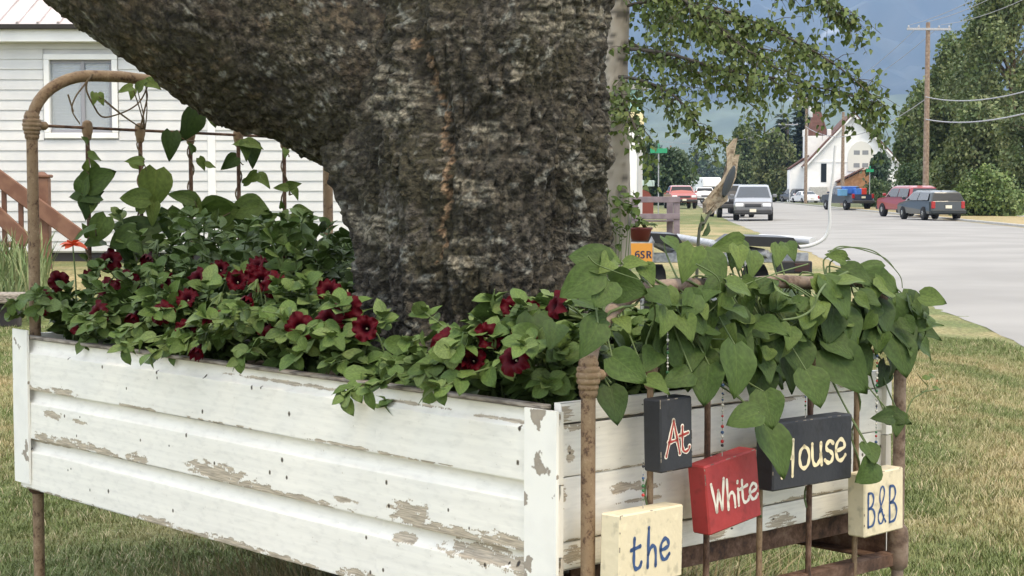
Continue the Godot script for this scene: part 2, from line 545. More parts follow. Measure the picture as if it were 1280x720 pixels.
func setting() -> void:
	patch.frequency = 0.35
	patch.fractal_octaves = 3
	patch.seed = 5
	patch2.frequency = 1.6
	patch2.fractal_octaves = 3
	patch2.seed = 9
	var os := [-5000.0, -1500.0, -500.0, -200.0, -100.0, -60.0, -40.0, -30.0, -24.0, -20.0, -17.0, -14.0]
	var x := -12.0
	while x < 20.0:
		os.append(x)
		x += 0.35
	for e in [20.0, 22.0, 25.0, 30.0, 40.0, 60.0, 100.0, 200.0, 500.0, 1500.0, 5000.0]: os.append(e)
	var ds := [-2000.0, -400.0, -100.0, -40.0, -15.0, -6.0]
	x = -2.0
	while x < 30.0:
		ds.append(x)
		x += 0.35
	while x < 130.0:
		ds.append(x)
		x += 2.0
	for e in [140.0, 160.0, 190.0, 230.0, 300.0, 450.0, 700.0, 1200.0, 2500.0, 7000.0]: ds.append(e)
	var g := Geo.new()
	var rough := FastNoiseLite.new()
	rough.frequency = 0.9
	for d: float in ds:
		for o: float in os:
			var p := rd(o, d, 0)
			g.col = lawn_tint(p.x, p.z)
			if d > 130.0: g.col = lin(0.12, 0.14, 0.06)
			p.y = land(p.x, p.z) + 0.012 * rough.get_noise_2d(p.x, p.z)
			g.vert(p, Vector3.UP)
	g.smooth_grid(os.size(), ds.size(), 0)
	structure("ground", g, M.ground)
	# street with a slightly ragged near edge
	g = Geo.new()
	var d := -30.0
	var rows := []
	while d < 900.0:
		rows.append(d)
		d += 0.5 if d < 60.0 else (4.0 if d < 200.0 else 40.0)
	for dd: float in rows:
		var a := rd(3.25 + 0.16 * rough.get_noise_2d(dd * 0.5, 3.0) - 0.35 * ss(40.0, 80.0, dd), dd, STREET)
		var b := rd(8.5, dd, STREET + 0.05)
		var c := rd(13.85, dd, STREET)
		for p: Vector3 in [a, b, c]: g.vert(p, Vector3.UP)
	g.smooth_grid(3, rows.size(), 0)
	structure("road", g, M.asphalt)
	# far kerb and pavement
	g = Geo.new()
	for k in 40:
		var a := rd(13.93, 20.0 + k * 6.0, STREET + 0.03)
		g.box(a, Vector3(0.16, 0.16, 5.97), 0.015, Basis(road_right, Vector3.UP, -road_dir))
	structure("kerb", g, M.concrete)
	g = Geo.new()
	for k in 60:
		g.box(rd(19.0, 40.0 + k * 2.0, -0.165), Vector3(1.5, 0.05, 1.985), 0.01, Basis(road_right, Vector3.UP, -road_dir))
	structure("pavement", g, M.concrete)
	# mountains behind the town
	hill("hills", 2100.0, 3400.0, 190.0, 300.0, 11, lin(0.06, 0.085, 0.05), lin(0.1, 0.13, 0.075), 0.0)
	hill("mountain", 4200.0, 6800.0, 1050.0, 600.0, 12, lin(0.018, 0.034, 0.03), lin(0.05, 0.06, 0.05), 0.52)

func hill(called: String, near: float, far: float, height: float, wander: float, seed_: int, ca: Color, cb: Color, snow: float) -> void:
	var f := FastNoiseLite.new()
	f.seed = seed_
	f.frequency = 0.0011
	f.fractal_octaves = 6
	f.fractal_type = FastNoiseLite.FRACTAL_RIDGED
	var f2 := FastNoiseLite.new()
	f2.seed = seed_ + 50
	f2.frequency = 0.006
	f2.fractal_octaves = 5
	var g := Geo.new()
	var cols := 220
	var rows := 70
	for r in rows:
		var t := float(r) / (rows - 1)
		for k in cols:
			var a := lerpf(-0.75, 0.75, float(k) / (cols - 1))
			var dist := lerpf(near, far, t) + wander * (f2.get_noise_2d(k * 4.0, 7.0)) * 0.6
			var x := sin(a) * dist
			var z := -cos(a) * dist
			var up: float = height * (pow(t, 0.85) * (0.75 + 0.35 * f.get_noise_2d(x, z)) + 0.03 * f2.get_noise_2d(x, z))
			if r == 0: up = -30.0
			var q := clampf(0.5 + 1.3 * f2.get_noise_2d(x * 1.7, z * 1.7), 0, 1)
			g.col = ca.lerp(cb, q)
			if snow > 0.0 and f2.get_noise_2d(x * 0.55 + 900.0, z * 0.9) > snow: g.col = lin(0.3, 0.32, 0.34)
			g.vert(Vector3(x, up, z), Vector3.UP)
	g.smooth_grid(cols, rows, 0)
	structure(called, g, M.vertex)

# ---------------------------------------------------------------- turf
func turf() -> void:
	var g := Geo.new()
	rng.seed = 41
	for k in 9:
		var a := rng.randf() * TAU
		var p := Vector3(rng.randf_range(-0.035, 0.035), 0, rng.randf_range(-0.035, 0.035))
		var h := rng.randf_range(0.012, 0.036)
		var lean := Vector3(cos(a), 0, sin(a)) * h * rng.randf_range(0.2, 1.0)
		var w := Vector3(-sin(a), 0, cos(a)) * 0.0016
		var m := p + lean * 0.35 + Vector3(0, h * 0.6, 0)
		var e := p + lean + Vector3(0, h, 0)
		g.quad(p - w, p + w, m + w * 0.8, m - w * 0.8)
		g.tri3(m - w * 0.8, m + w * 0.8, e)
	var mm := MultiMesh.new()
	mm.transform_format = MultiMesh.TRANSFORM_3D
	mm.use_colors = true
	mm.mesh = g.mesh()
	var xs := []
	var cs := []
	for k in 190000:
		var z := -lerpf(2.2, 15.5, pow(rng.randf(), 0.8))
		var half: float = -z * 0.36 + 0.7
		var x := rng.randf_range(-half, half)
		var o := x * road_right.x + z * road_right.z
		if o > 3.2 + 0.25 * patch.get_noise_2d(z * 2.0, 3.0): continue
		if x < -0.4 and z < -14.3: continue
		var p := (Vector2(x, z) - Vector2(-0.09, -4.05)).length()
		var under: bool = p < 0.55
		if under: continue
		var s := rng.randf_range(0.6, 1.25)
		if o > 2.9: s *= 1.5
		var b := Basis(Vector3.UP, rng.randf() * TAU).scaled(Vector3(1, 1, 1) * s)
		xs.append(Transform3D(b, Vector3(x, land(x, z) - 0.004, z)))
		var c := lawn_tint(x, z)
		var dead := rng.randf()
		if dead < 0.1: c = lin(0.46, 0.39, 0.24)
		elif dead > 0.86: c = lin(0.13, 0.175, 0.042)
		c = c * rng.randf_range(0.88, 1.12)
		cs.append(Color(c.r, c.g, c.b, 1))
	mm.instance_count = xs.size()
	for k in xs.size():
		mm.set_instance_transform(k, xs[k])
		mm.set_instance_color(k, cs[k])
	var o := MultiMeshInstance3D.new()
	o.name = "lawn_grass"
	o.multimesh = mm
	o.material_override = M.grass
	tag(o, "short mown half dried lawn grass around the iron bed", "grass", "", "stuff")
	add_child(o)
	# long dry grass left uncut under the bed round the foot of the tree
	var g2 := Geo.new()
	for k in 3600:
		var a := rng.randf() * TAU
		var r := 0.38 + 0.62 * pow(rng.randf(), 1.5)
		var p := Vector3(-0.09 + cos(a) * r, 0, -4.05 + sin(a) * r)
		p.y = land(p.x, p.z)
		var h := rng.randf_range(0.12, 0.36) * (1.25 - r * 0.6)
		var b := rng.randf() * TAU
		var lean := (Vector3(cos(a), 0, sin(a)) * 0.5 + Vector3(cos(b), 0, sin(b)) * 0.8) * h * 0.8
		var w := Vector3(-sin(b), 0, cos(b)) * 0.0018
		g2.col = lin(0.3, 0.23, 0.12).lerp(lin(0.1, 0.13, 0.04), rng.randf() * 0.8)
		var m := p + lean * 0.3 + Vector3(0, h * 0.6, 0)
		var e := p + lean + Vector3(0, h * 0.9, 0)
		g2.quad(p - w, p + w, m + w * 0.7, m - w * 0.7)
		g2.tri3(m - w * 0.7, m + w * 0.7, e)
	var o2 := part(self, "dry_grass_tuft", g2, M.grass)
	tag(o2, "long dry uncut grass under the bed around the tree's foot", "grass", "", "stuff")

# ---------------------------------------------------------------- the white house
func house() -> void:
	var z := -20.0
	var h := thing("white_house", "white clapboard house with ribbed metal roof behind the bed", "house", Vector3(-5.2, 0.30, z))
	var x0 := -5.5        # in the house's own axes
	var x1 := 4.2
	var seam := 1.55
	# window opening in house axes
	var wa := at(62, 75, 20.0) - h.position
	var wb := at(141, 166, 20.0) - h.position
	var wx0 := wa.x; var wx1 := wb.x; var wy0 := wb.y; var wy1 := wa.y
	# core wall (thick, with the opening left out)
	var g := Geo.new()
	var top := 2.66
	g.box(Vector3((x0 + wx0) / 2, (top + 0.1) / 2, -0.1), Vector3(wx0 - x0, top - 0.1, 0.16))
	g.box(Vector3((wx1 + x1) / 2, (top + 0.1) / 2, -0.1), Vector3(x1 - wx1, top - 0.1, 0.16))
	g.box(Vector3((wx0 + wx1) / 2, (wy0 + 0.1) / 2, -0.1), Vector3(wx1 - wx0, wy0 - 0.1, 0.16))
	g.box(Vector3((wx0 + wx1) / 2, (wy1 + top) / 2, -0.1), Vector3(wx1 - wx0, top - wy1, 0.16))
	for s in [x0 + 0.08, x1 - 0.08]:
		g.box(Vector3(s, (top + 0.1) / 2, -3.2), Vector3(0.16, top - 0.1, 6.0))
	g.box(Vector3((x0 + x1) / 2, (top + 0.1) / 2, -6.28), Vector3(x1 - x0, top - 0.1, 0.16))
	var wall := part(h, "wall", g, M.siding)
	# clapboards, each a plank with its lower edge proud
	var step := 0.1225
	var y := 0.12
	while y < top - 0.02:
		var spans := [[x0, seam - 0.05], [seam + 0.05, x1]]
		if y + step > wy0 - 0.08 and y < wy1 + 0.08:
			spans = [[x0, wx0 - 0.08], [wx1 + 0.08, seam - 0.05], [seam + 0.05, x1]]
		for sp in spans:
			var b := Geo.new()
			var hh: float = min(step, top - y) 
			var a0: float = sp[0]; var a1: float = sp[1]
			var lo := 0.016
			b.quad(Vector3(a0, y, lo), Vector3(a1, y, lo), Vector3(a1, y + hh, 0.002), Vector3(a0, y + hh, 0.002))
			b.quad(Vector3(a0, y, -0.018), Vector3(a1, y, -0.018), Vector3(a1, y, lo), Vector3(a0, y, lo))
			b.quad(Vector3(a0, y, -0.018), Vector3(a0, y, lo), Vector3(a0, y + hh, 0.002), Vector3(a0, y + hh, -0.018))
			b.quad(Vector3(a1, y, lo), Vector3(a1, y, -0.018), Vector3(a1, y + hh, -0.018), Vector3(a1, y + hh, 0.002))
			part(wall, "clapboard", b, M.siding)
		y += step
	g = Geo.new()
	g.box(Vector3(seam, (top + 0.12) / 2, 0.005), Vector3(0.096, top - 0.12, 0.03), 0.004)
	part(h, "joint_strip", g, M.trim)
	g = Geo.new()
	g.box(Vector3((x0 + x1) / 2, -0.25, -0.12), Vector3(x1 - x0 - 0.06, 0.7, 0.14))
	part(h, "foundation", g, mk(lin(0.055, 0.052, 0.05), 0.95))
	# window
	g = Geo.new()
	for s in [[(wx0 + wx1) / 2, wy0 - 0.035, wx1 - wx0 + 0.14, 0.07], [(wx0 + wx1) / 2, wy1 + 0.035, wx1 - wx0 + 0.14, 0.07], [wx0 - 0.035, (wy0 + wy1) / 2, 0.07, wy1 - wy0], [wx1 + 0.035, (wy0 + wy1) / 2, 0.07, wy1 - wy0]]:
		g.box(Vector3(s[0], s[1], 0.012), Vector3(s[2], s[3], 0.05), 0.006)
	var win := part(h, "window", g, M.trim)
	g = Geo.new()
	var xm: float = lerpf(wx0, wx1, 0.52)
	g.box(Vector3(xm, (wy0 + wy1) / 2, -0.03), Vector3(0.045, wy1 - wy0 - 0.004, 0.03), 0.004)
	for s in [[(wx0 + wx1) / 2, wy0 + 0.02, wx1 - wx0, 0.04], [(wx0 + wx1) / 2, wy1 - 0.02, wx1 - wx0, 0.04]]:
		g.box(Vector3(s[0], s[1], -0.034), Vector3(s[2] - 0.004, s[3], 0.03), 0.004)
	g.box(Vector3(wx1 - 0.022, (wy0 + wy1) / 2, -0.036), Vector3(0.04, wy1 - wy0 - 0.09, 0.03), 0.004)
	part(win, "sash", g, mk(lin(0.28, 0.28, 0.31), 0.5))
	for s in [[wx0, xm - 0.02, -0.045], [xm + 0.02, wx1, -0.055]]:
		g = Geo.new()
		g.box(Vector3((s[0] + s[1]) / 2, (wy0 + wy1) / 2, s[2]), Vector3(s[1] - s[0], wy1 - wy0 - 0.06, 0.006))
		var pm := mk(lin(0.5, 0.55, 0.58), 0.03)
		pm.transparency = BaseMaterial3D.TRANSPARENCY_ALPHA
		pm.albedo_color.a = 0.35
		part(win, "pane", g, pm)
	g = Geo.new()
	for k in 24:      # blind behind the glass
		g.box(Vector3((wx0 + wx1) / 2, wy0 + 0.03 + k * (wy1 - wy0 - 0.05) / 24.0, -0.13), Vector3(wx1 - wx0, 0.03, 0.003), 0.0, Basis(Vector3.RIGHT, 0.35))
	part(win, "blind", g, mk(lin(0.45, 0.46, 0.46), 0.8))
	# soffit, fascia, roof
	g = Geo.new()
	g.box(Vector3((x0 + x1) / 2, 2.72, 0.2), Vector3(x1 - x0 + 0.7, 0.16, 0.03), 0.004)
	part(h, "fascia", g, M.trim)
	g = Geo.new()
	g.box(Vector3((x0 + x1) / 2, 2.655, 0.06), Vector3(x1 - x0 + 0.7, 0.02, 0.26))
	part(h, "soffit", g, M.trim)
	var tilt := Basis(Vector3.RIGHT, deg_to_rad(24.0))
	var roof_mat := tri_mat(noise_tex(0.02, [lin(0.5, 0.45, 0.45), lin(0.6, 0.55, 0.55)], [0.3, 0.7], 128), 0.5, 0.45)
	g = Geo.new()
	g.box(Vector3((x0 + x1) / 2, 2.83, 0.28) + tilt * Vector3(0, 0, -1.8), Vector3(x1 - x0 + 0.8, 0.03, 3.6), 0.0, tilt)
	g.box(Vector3((x0 + x1) / 2, 2.82 + 3.57 * sin(deg_to_rad(24.0)), -6.5) + tilt.inverse() * Vector3(0, 0, 1.75), Vector3(x1 - x0 + 0.8, 0.03, 3.5), 0.0, tilt.inverse())
	var roof := part(h, "roof", g, roof_mat)
	for k in 43:
		g = Geo.new()
		g.box(Vector3(x0 - 0.35 + k * 0.245, 2.83, 0.28) + tilt * Vector3(0, 0.03, -1.8), Vector3(0.035, 0.03, 3.59), 0.006, tilt)
		part(roof, "rib", g, roof_mat)
	g = Geo.new()
	g.box(Vector3((x0 + x1) / 2, 2.812, 0.262), Vector3(x1 - x0 + 0.8, 0.055, 0.06), 0.004)
	part(roof, "drip_edge", g, mk(lin(0.025, 0.022, 0.02), 0.8))
	var vp := at(50, 14, 20.6) - h.position
	g = Geo.new()
	g.lathe([Vector2(0.09, -0.06), Vector2(0.055, 0.0), Vector2(0.032, 0.02), Vector2(0.032, 0.5), Vector2(0.0, 0.5)], 12, Transform3D(Basis(), vp))
	part(roof, "vent_pipe", g, mk(lin(0.06, 0.06, 0.06), 0.7))

# ---------------------------------------------------------------- steps beside the house
func steps() -> void:
	var p := at(54, 330, 17.6)
	var s := thing("porch_stair", "brown wooden stair with sloping handrail against the white house", "stair", Vector3(p.x, 0.25, p.z))
	var o := s.position
	var g := Geo.new()
	var a := at(54, 222, 17.6) - o
	g.box(Vector3(a.x, a.y / 2, 0), Vector3(0.13, a.y, 0.13), 0.01)
	g.box(Vector3(a.x, a.y + 0.015, 0), Vector3(0.17, 0.035, 0.17), 0.01)
	g.lathe([Vector2(0.07, a.y + 0.03), Vector2(0.03, a.y + 0.06), Vector2(0.0, a.y + 0.065)], 4)
	part(s, "newel_post", g, M.brown_paint)
	var r0 := at(-60, 180, 17.5) - o
	var r1 := at(97, 295, 17.5) - o
	rail(s, "handrail", r0, r1, 0.17, 0.05)
	var q0 := at(-60, 215, 17.45) - o
	var q1 := at(35, 303, 17.45) - o
	rail(s, "lower_rail", q0, q1, 0.15, 0.05)
	for px: float in [-44, -20, 5, 26]:
		var t := (px + 60.0) / 157.0
		g = Geo.new()
		var b := at(px, 180 + 115 * t + 10, 17.55) - o
		g.box(Vector3(b.x, b.y / 2, b.z), Vector3(0.05, b.y, 0.04), 0.004)
		part(s, "baluster", g, M.brown_paint)
	for k in 4:
		g = Geo.new()
		var t := at(20 - k * 38, 338 - k * 30, 17.9) - o
		g.box(Vector3(t.x, t.y, -0.7), Vector3(0.34, 0.045, 1.1), 0.008)
		part(s, "tread", g, M.brown_paint)
	# grey timber edging of the raised bed in front
	var e := thing("timber_edging", "weathered grey timber step at the lawn's edge by the brown stair", "step", Vector3(0, 0, 0))
	g = Geo.new()
	var t0 := at(-20, 372, 14.35)
	var t1 := at(30, 371, 14.35)
	g.box(Vector3((t0.x + t1.x) / 2 - 0.9, t0.y, -14.35), Vector3(2.15, 0.08, 0.34), 0.01)
	part(e, "top_board", g, M.old_wood)
	g = Geo.new()
	g.box(Vector3((t0.x + t1.x) / 2 - 0.9, t0.y / 2 - 0.05, -14.4), Vector3(2.05, t0.y - 0.02, 0.1), 0.01)
	part(e, "riser_board", g, mk(lin(0.06, 0.05, 0.045), 0.9))

func rail(s: Node3D, called: String, a: Vector3, b: Vector3, tall: float, thick: float) -> void:
	var g := Geo.new()
	var d := b - a
	g.box((a + b) / 2, Vector3(d.length(), tall, thick), 0.008, Basis(Vector3.BACK, atan2(d.y, d.x)))
	part(s, called, g, M.brown_paint)

# ---------------------------------------------------------------- the iron bed
var bed: Node3D
var bed_xf: Transform3D

func bed_frame() -> void:
	var a := deg_to_rad(46.6)
	bed_xf = Transform3D(Basis(Vector3(sin(a), -0.017, -cos(a)), Vector3.UP, Vector3(cos(a), 0, sin(a))), Vector3(0.138, 0, -2.949))
	bed = thing("iron_bed", "rusty brown iron bed frame holding the white planter box", "bed")
	bed.transform = bed_xf
	var R := 0.0135
	# foot end
	end_frame(0.0, 0.817, 0.973, 0.19, R, true)
	end_frame(-2.1, 1.329, 1.475, 0.2, 0.0155, false)
	# side rails of angle iron
	for x: float in [0.03, 0.99]:
		var g := Geo.new()
		g.box(Vector3(x, 0.375, -1.05), Vector3(0.005, 0.055, 2.05), 0.001)
		g.box(Vector3(x + (0.024 if x < 0.5 else -0.024), 0.35, -1.05), Vector3(0.046, 0.005, 2.05), 0.001)
		part(bed, "side_rail", g, M.rust_dark)
	for z: float in [-0.085, -2.02]:
		var g := Geo.new()
		g.box(Vector3(0.51, 0.425, z), Vector3(0.94, 0.05, 0.006), 0.001)
		g.box(Vector3(0.51, 0.452, z - 0.022), Vector3(0.94, 0.005, 0.045), 0.001)
		part(bed, "cross_rail", g, M.rust_dark)
	for k in 5:
		var g := Geo.new()
		g.box(Vector3(0.51, 0.362, -0.3 - k * 0.42), Vector3(0.95, 0.004, 0.03), 0.001)
		part(bed, "slat", g, M.rust_dark)

func end_frame(z: float, knuckle: float, top: float, arch: float, R: float, foot: bool) -> void:
	var mats := [M.rust_round, M.rust_grey_round if foot else M.rust_round]
	for s in 2:
		var x := float(s)
		var g := Geo.new()
		g.tube([Vector3(x, 0.0, z), Vector3(x, 0.2, z), Vector3(x, 0.5, z), Vector3(x, knuckle, z)], [R * 0.95, R, R, R], 18)
		var leg := part(bed, "post", g, mats[s])
		g = Geo.new()
		g.lathe([Vector2(R * 1.05, -0.05), Vector2(R * 1.6, -0.042), Vector2(R * 1.75, -0.03), Vector2(R * 1.75, 0.03), Vector2(R * 1.55, 0.045), Vector2(R * 1.05, 0.052)], 18, Transform3D(Basis(), Vector3(x, 0.37, z)))
		part(leg, "socket", g, M.rust_grey if s else M.rust_dark)
		g = Geo.new()
		g.lathe([Vector2(R * 0.9, -0.016), Vector2(R * 1.1, -0.016), Vector2(R * 1.15, -0.004), Vector2(R * 1.5, 0.0)], 14, Transform3D(Basis(), Vector3(x, 0.018, z)))
		part(leg, "foot_cap", g, M.rust_dark)
		# cast collar of stacked rings
		g = Geo.new()
		var pr := [Vector2(R, -0.04), Vector2(R * 1.2, -0.036), Vector2(R * 1.28, -0.03), Vector2(R * 1.2, -0.024)]
		for q in 5:
			var yy := -0.02 + q * 0.0105
			var rr: float = R * [1.4, 1.6, 1.68, 1.6, 1.38][q]
			pr.append(Vector2(rr * 0.93, yy - 0.005)); pr.append(Vector2(rr, yy - 0.002)); pr.append(Vector2(rr, yy + 0.002)); pr.append(Vector2(rr * 0.93, yy + 0.005))
		pr.append(Vector2(R * 1.2, 0.032)); pr.append(Vector2(R, 0.038))
		g.lathe(pr, 18, Transform3D(Basis(), Vector3(x, knuckle, z)))
		var boss: float = R * 2.0
		g.tube([Vector3(x, knuckle, z), Vector3(x + (1 - 2 * s) * boss * 1.3, knuckle, z), Vector3(x + (1 - 2 * s) * boss * 1.5, knuckle, z)], [R * 0.8, R * 0.75, R * 0.4], 10)
		part(bed, "collar", g, mats[s])
	# arched top rail in one tube
	var pts := []
	var rise := top - knuckle
	for k in 11:
		var t := PI / 2 * k / 10.0
		pts.append(Vector3(arch * (1 - cos(t)), knuckle + rise * sin(t), z))
	for k in range(1, 8):
		pts.append(Vector3(lerpf(arch, 1 - arch, k / 8.0), top + 0.003 * sin(k * 1.7), z))
	for k in 11:
		var t := PI / 2 * (1 - k / 10.0)
		pts.append(Vector3(1 - arch * (1 - cos(t)), knuckle + rise * sin(t), z))
	var g2 := Geo.new()
	g2.tube(pts, taper(pts.size(), R * 1.03, R * 1.03), 18)
	part(bed, "top_rail", g2, M.rust_round if not foot else M.rust_grey_round)
	# thin cross rod and rods with cast knobs
	g2 = Geo.new()
	g2.tube([Vector3(0, knuckle, z), Vector3(0.5, knuckle, z), Vector3(1, knuckle, z)], [0.0042, 0.0042, 0.0042], 8)
	part(bed, "cross_rod", g2, M.rust_dark)
	var low := 0.30
	for k in 5:
		var x := (k + 1) / 6.0
		g2 = Geo.new()
		g2.tube([Vector3(x, low, z), Vector3(x + 0.002, 0.7, z), Vector3(x, knuckle, z)], [0.0062, 0.0062, 0.0062], 10)
		var rod := part(bed, "rod", g2, M.rust_round if foot and k % 2 == 0 else M.rust_dark_round)
		g2 = Geo.new()
		g2.lathe([Vector2(0.007, -0.035), Vector2(0.011, -0.03), Vector2(0.012, -0.02), Vector2(0.0145, -0.012), Vector2(0.0155, 0.002), Vector2(0.0135, 0.014), Vector2(0.008, 0.02), Vector2(0.0, 0.022)], 12, Transform3D(Basis(), Vector3(x, knuckle, z)))
		part(rod, "knob", g2, M.rust)
	g2 = Geo.new()
	g2.box(Vector3(0.5, low + 0.045, z), Vector3(0.98, 0.028, 0.007), 0.001)
	g2.box(Vector3(0.5, low + 0.058, z - 0.014), Vector3(0.98, 0.005, 0.026), 0.001)
	part(bed, "bottom_rail", g2, M.rust_dark)

# ---------------------------------------------------------------- planter box of peeling white boards
var paint_mat: StandardMaterial3D
var bare: Array = []

func paint_texture() -> void:
	# 2048 x 640: three side boards (each 128 rows), then end boards two by two
	var W := 2048
	var H := 640
	var f := FastNoiseLite.new()
	f.frequency = 0.018
	f.fractal_octaves = 5
	f.seed = 3
	var n1 := f.get_image(512, 512).get_data()
	f.frequency = 0.06
	f.seed = 4
	var n2 := f.get_image(512, 512).get_data()
	f.frequency = 0.006
	f.fractal_octaves = 3
	f.seed = 8
	var n3 := f.get_image(512, 512).get_data()
	# blots: [u, v, half length, half height] of missing paint per board
	var spots := [
		[[0.04, 0.97, 0.06, 0.07], [0.12, 0.95, 0.035, 0.12], [0.6, 0.14, 0.12, 0.035], [0.8, 0.17, 0.05, 0.03], [0.93, 0.2, 0.05, 0.03], [0.985, 0.1, 0.02, 0.12], [0.985, 0.5, 0.006, 0.2], [0.3, 0.98, 0.05, 0.04], [0.7, 0.97, 0.08, 0.03]],
		[[0.012, 0.62, 0.014, 0.16], [0.09, 0.42, 0.03, 0.09], [0.16, 0.45, 0.02, 0.05], [0.06, 0.93, 0.03, 0.12], [0.14, 0.95, 0.09, 0.14], [0.21, 0.96, 0.05, 0.1], [0.295, 0.93, 0.03, 0.12], [0.47, 0.87, 0.07, 0.22], [0.54, 0.95, 0.05, 0.12], [0.62, 0.97, 0.09, 0.08], [0.7, 0.82, 0.02, 0.06], [0.8, 0.82, 0.035, 0.25], [0.87, 0.95, 0.1, 0.12], [0.96, 0.93, 0.07, 0.16], [0.985, 0.75, 0.02, 0.2]],
		[[0.34, 0.97, 0.06, 0.1], [0.42, 0.98, 0.03, 0.05], [0.5, 0.97, 0.09, 0.1], [0.6, 0.98, 0.06, 0.07], [0.73, 0.95, 0.05, 0.12], [0.83, 0.97, 0.05, 0.08], [0.79, 0.2, 0.02, 0.12], [0.9, 0.16, 0.06, 0.18], [0.97, 0.2, 0.05, 0.2], [0.05, 0.03, 0.1, 0.03], [0.96, 0.9, 0.04, 0.12]]]
	var e1 := [[0.0, 0.5, 0.03, 0.5], [0.5, 0.98, 0.5, 0.05], [0.83, 0.5, 0.02, 0.3]]
	var e2 := [[0.02, 0.05, 0.05, 0.09], [0.3, 0.98, 0.3, 0.03], [0.63, 0.04, 0.07, 0.05], [0.02, 0.6, 0.012, 0.2]]
	var e3 := [[0.16, 0.3, 0.05, 0.1], [0.22, 0.35, 0.05, 0.06], [0.2, 0.55, 0.07, 0.04], [0.0, 0.3, 0.015, 0.2], [0.7, 0.98, 0.12, 0.05]]
	var e4 := [[0.03, 0.5, 0.03, 0.4], [0.42, 0.6, 0.035, 0.5], [0.62, 0.75, 0.05, 0.4], [0.85, 0.9, 0.1, 0.2]]
	var ends := [[e1, e2], [e3, e4]]
	var px := PackedByteArray()
	px.resize(W * H * 3)
	var hp := PackedByteArray()
	hp.resize(W * H)
	for y in H:
		var row := y / 128
		var v := ((y % 128) + 0.5) / 128.0
		for half in 2:
			var list: Array = spots[row] if row < 3 else ends[row - 3][half]
			var near := []       # only blots that reach this row
			for b in list:
				if abs(v - b[1]) < b[3] * 1.9: near.append(b)
			for xx in 1024:
				var x := xx + half * 1024
				var u := (x + 0.5) / 2048.0 if row < 3 else (xx + 0.5) / 1024.0
				var a: float = n1[((y * 3) % 512) * 512 + (x % 512)] / 255.0
				var b2: float = n2[((y * 2 + x / 512 * 97) % 512) * 512 + ((x * 3 + row * 71) % 512)] / 255.0
				var s: float = n3[((y * 9 + row * 113) % 512) * 512 + ((x / 3) % 512)] / 255.0
				var q := -1.0
				for b in near:
					var du: float = (u - b[0]) / b[2]
					var dv: float = (v - b[1]) / b[3]
					q = max(q, 1.0 - du * du - dv * dv)
				q += (a - 0.5) * 1.7 + (b2 - 0.5) * 0.6 - 0.2
				# small flakes and hair cracks
				if b2 > 0.88 and a > 0.62: q = 0.6
				if v > 0.965 and s + (a - 0.5) > 0.74: q = 0.5
				var k := (y * W + x) * 3
				var grain: float = n2[((y * 5) % 512) * 512 + ((x / 4 + row * 50) % 512)] / 255.0
				if q > 0.25:
					var t := 0.75 + 0.5 * grain
					px[k] = int(min(255.0, 178 * t)); px[k + 1] = int(min(255.0, 166 * t)); px[k + 2] = int(min(255.0, 147 * t))
					hp[y * W + x] = int(60 + 40 * grain)
				elif q > 0.17:     # lifted dirty edge of the paint
					px[k] = 176; px[k + 1] = 166; px[k + 2] = 150
					hp[y * W + x] = 235
				else:
					var dirt := clampf(1.0 - 0.05 * s - 0.05 * max(0.0, a - 0.5) * 2.0, 0, 1)
					px[k] = int(240 * dirt); px[k + 1] = int(237 * dirt); px[k + 2] = int(227 * dirt)
					hp[y * W + x] = int(200 + 12 * grain + 18 * a)
	# nails with rust haloes, knots
	rng.seed = 15
	for k in 64:
		var cy: int
		var cx: int
		if k < 44:
			cx = int(rng.randf() * 2040)
			cy = int((k % 3) * 128 + 22 + rng.randf() * 90)
		else:
			cx = int(rng.randf() * 2040)
			cy = 384 + int((k % 2) * 128 + 30 + rng.randf() * 70)
		var r := rng.randf_range(2.0, 4.6)
		for yy in range(-7, 8):
			for xx in range(-7, 8):
				var dd := sqrt(xx * xx + yy * yy * 0.6)
				if dd > r or cy + yy < 0 or cy + yy >= H or cx + xx < 0 or cx + xx >= W: continue
				var kk := ((cy + yy) * W + cx + xx)
				var t := 0.55 if dd > r * 0.6 else 0.25
				px[kk * 3] = int(px[kk * 3] * t); px[kk * 3 + 1] = int(px[kk * 3 + 1] * t * 0.93); px[kk * 3 + 2] = int(px[kk * 3 + 2] * t * 0.85)
				hp[kk] = int(hp[kk] * 0.7)
	var im := Image.create_from_data(W, H, false, Image.FORMAT_RGB8, px)
	var hm := Image.create_from_data(W, H, false, Image.FORMAT_L8, hp)
	paint_mat = StandardMaterial3D.new()
	paint_mat.albedo_texture = ImageTexture.create_from_image(im)
	paint_mat.roughness = 0.6
	paint_mat.heightmap_enabled = true
	paint_mat.heightmap_texture = ImageTexture.create_from_image(hm)
	paint_mat.heightmap_scale = 0.12

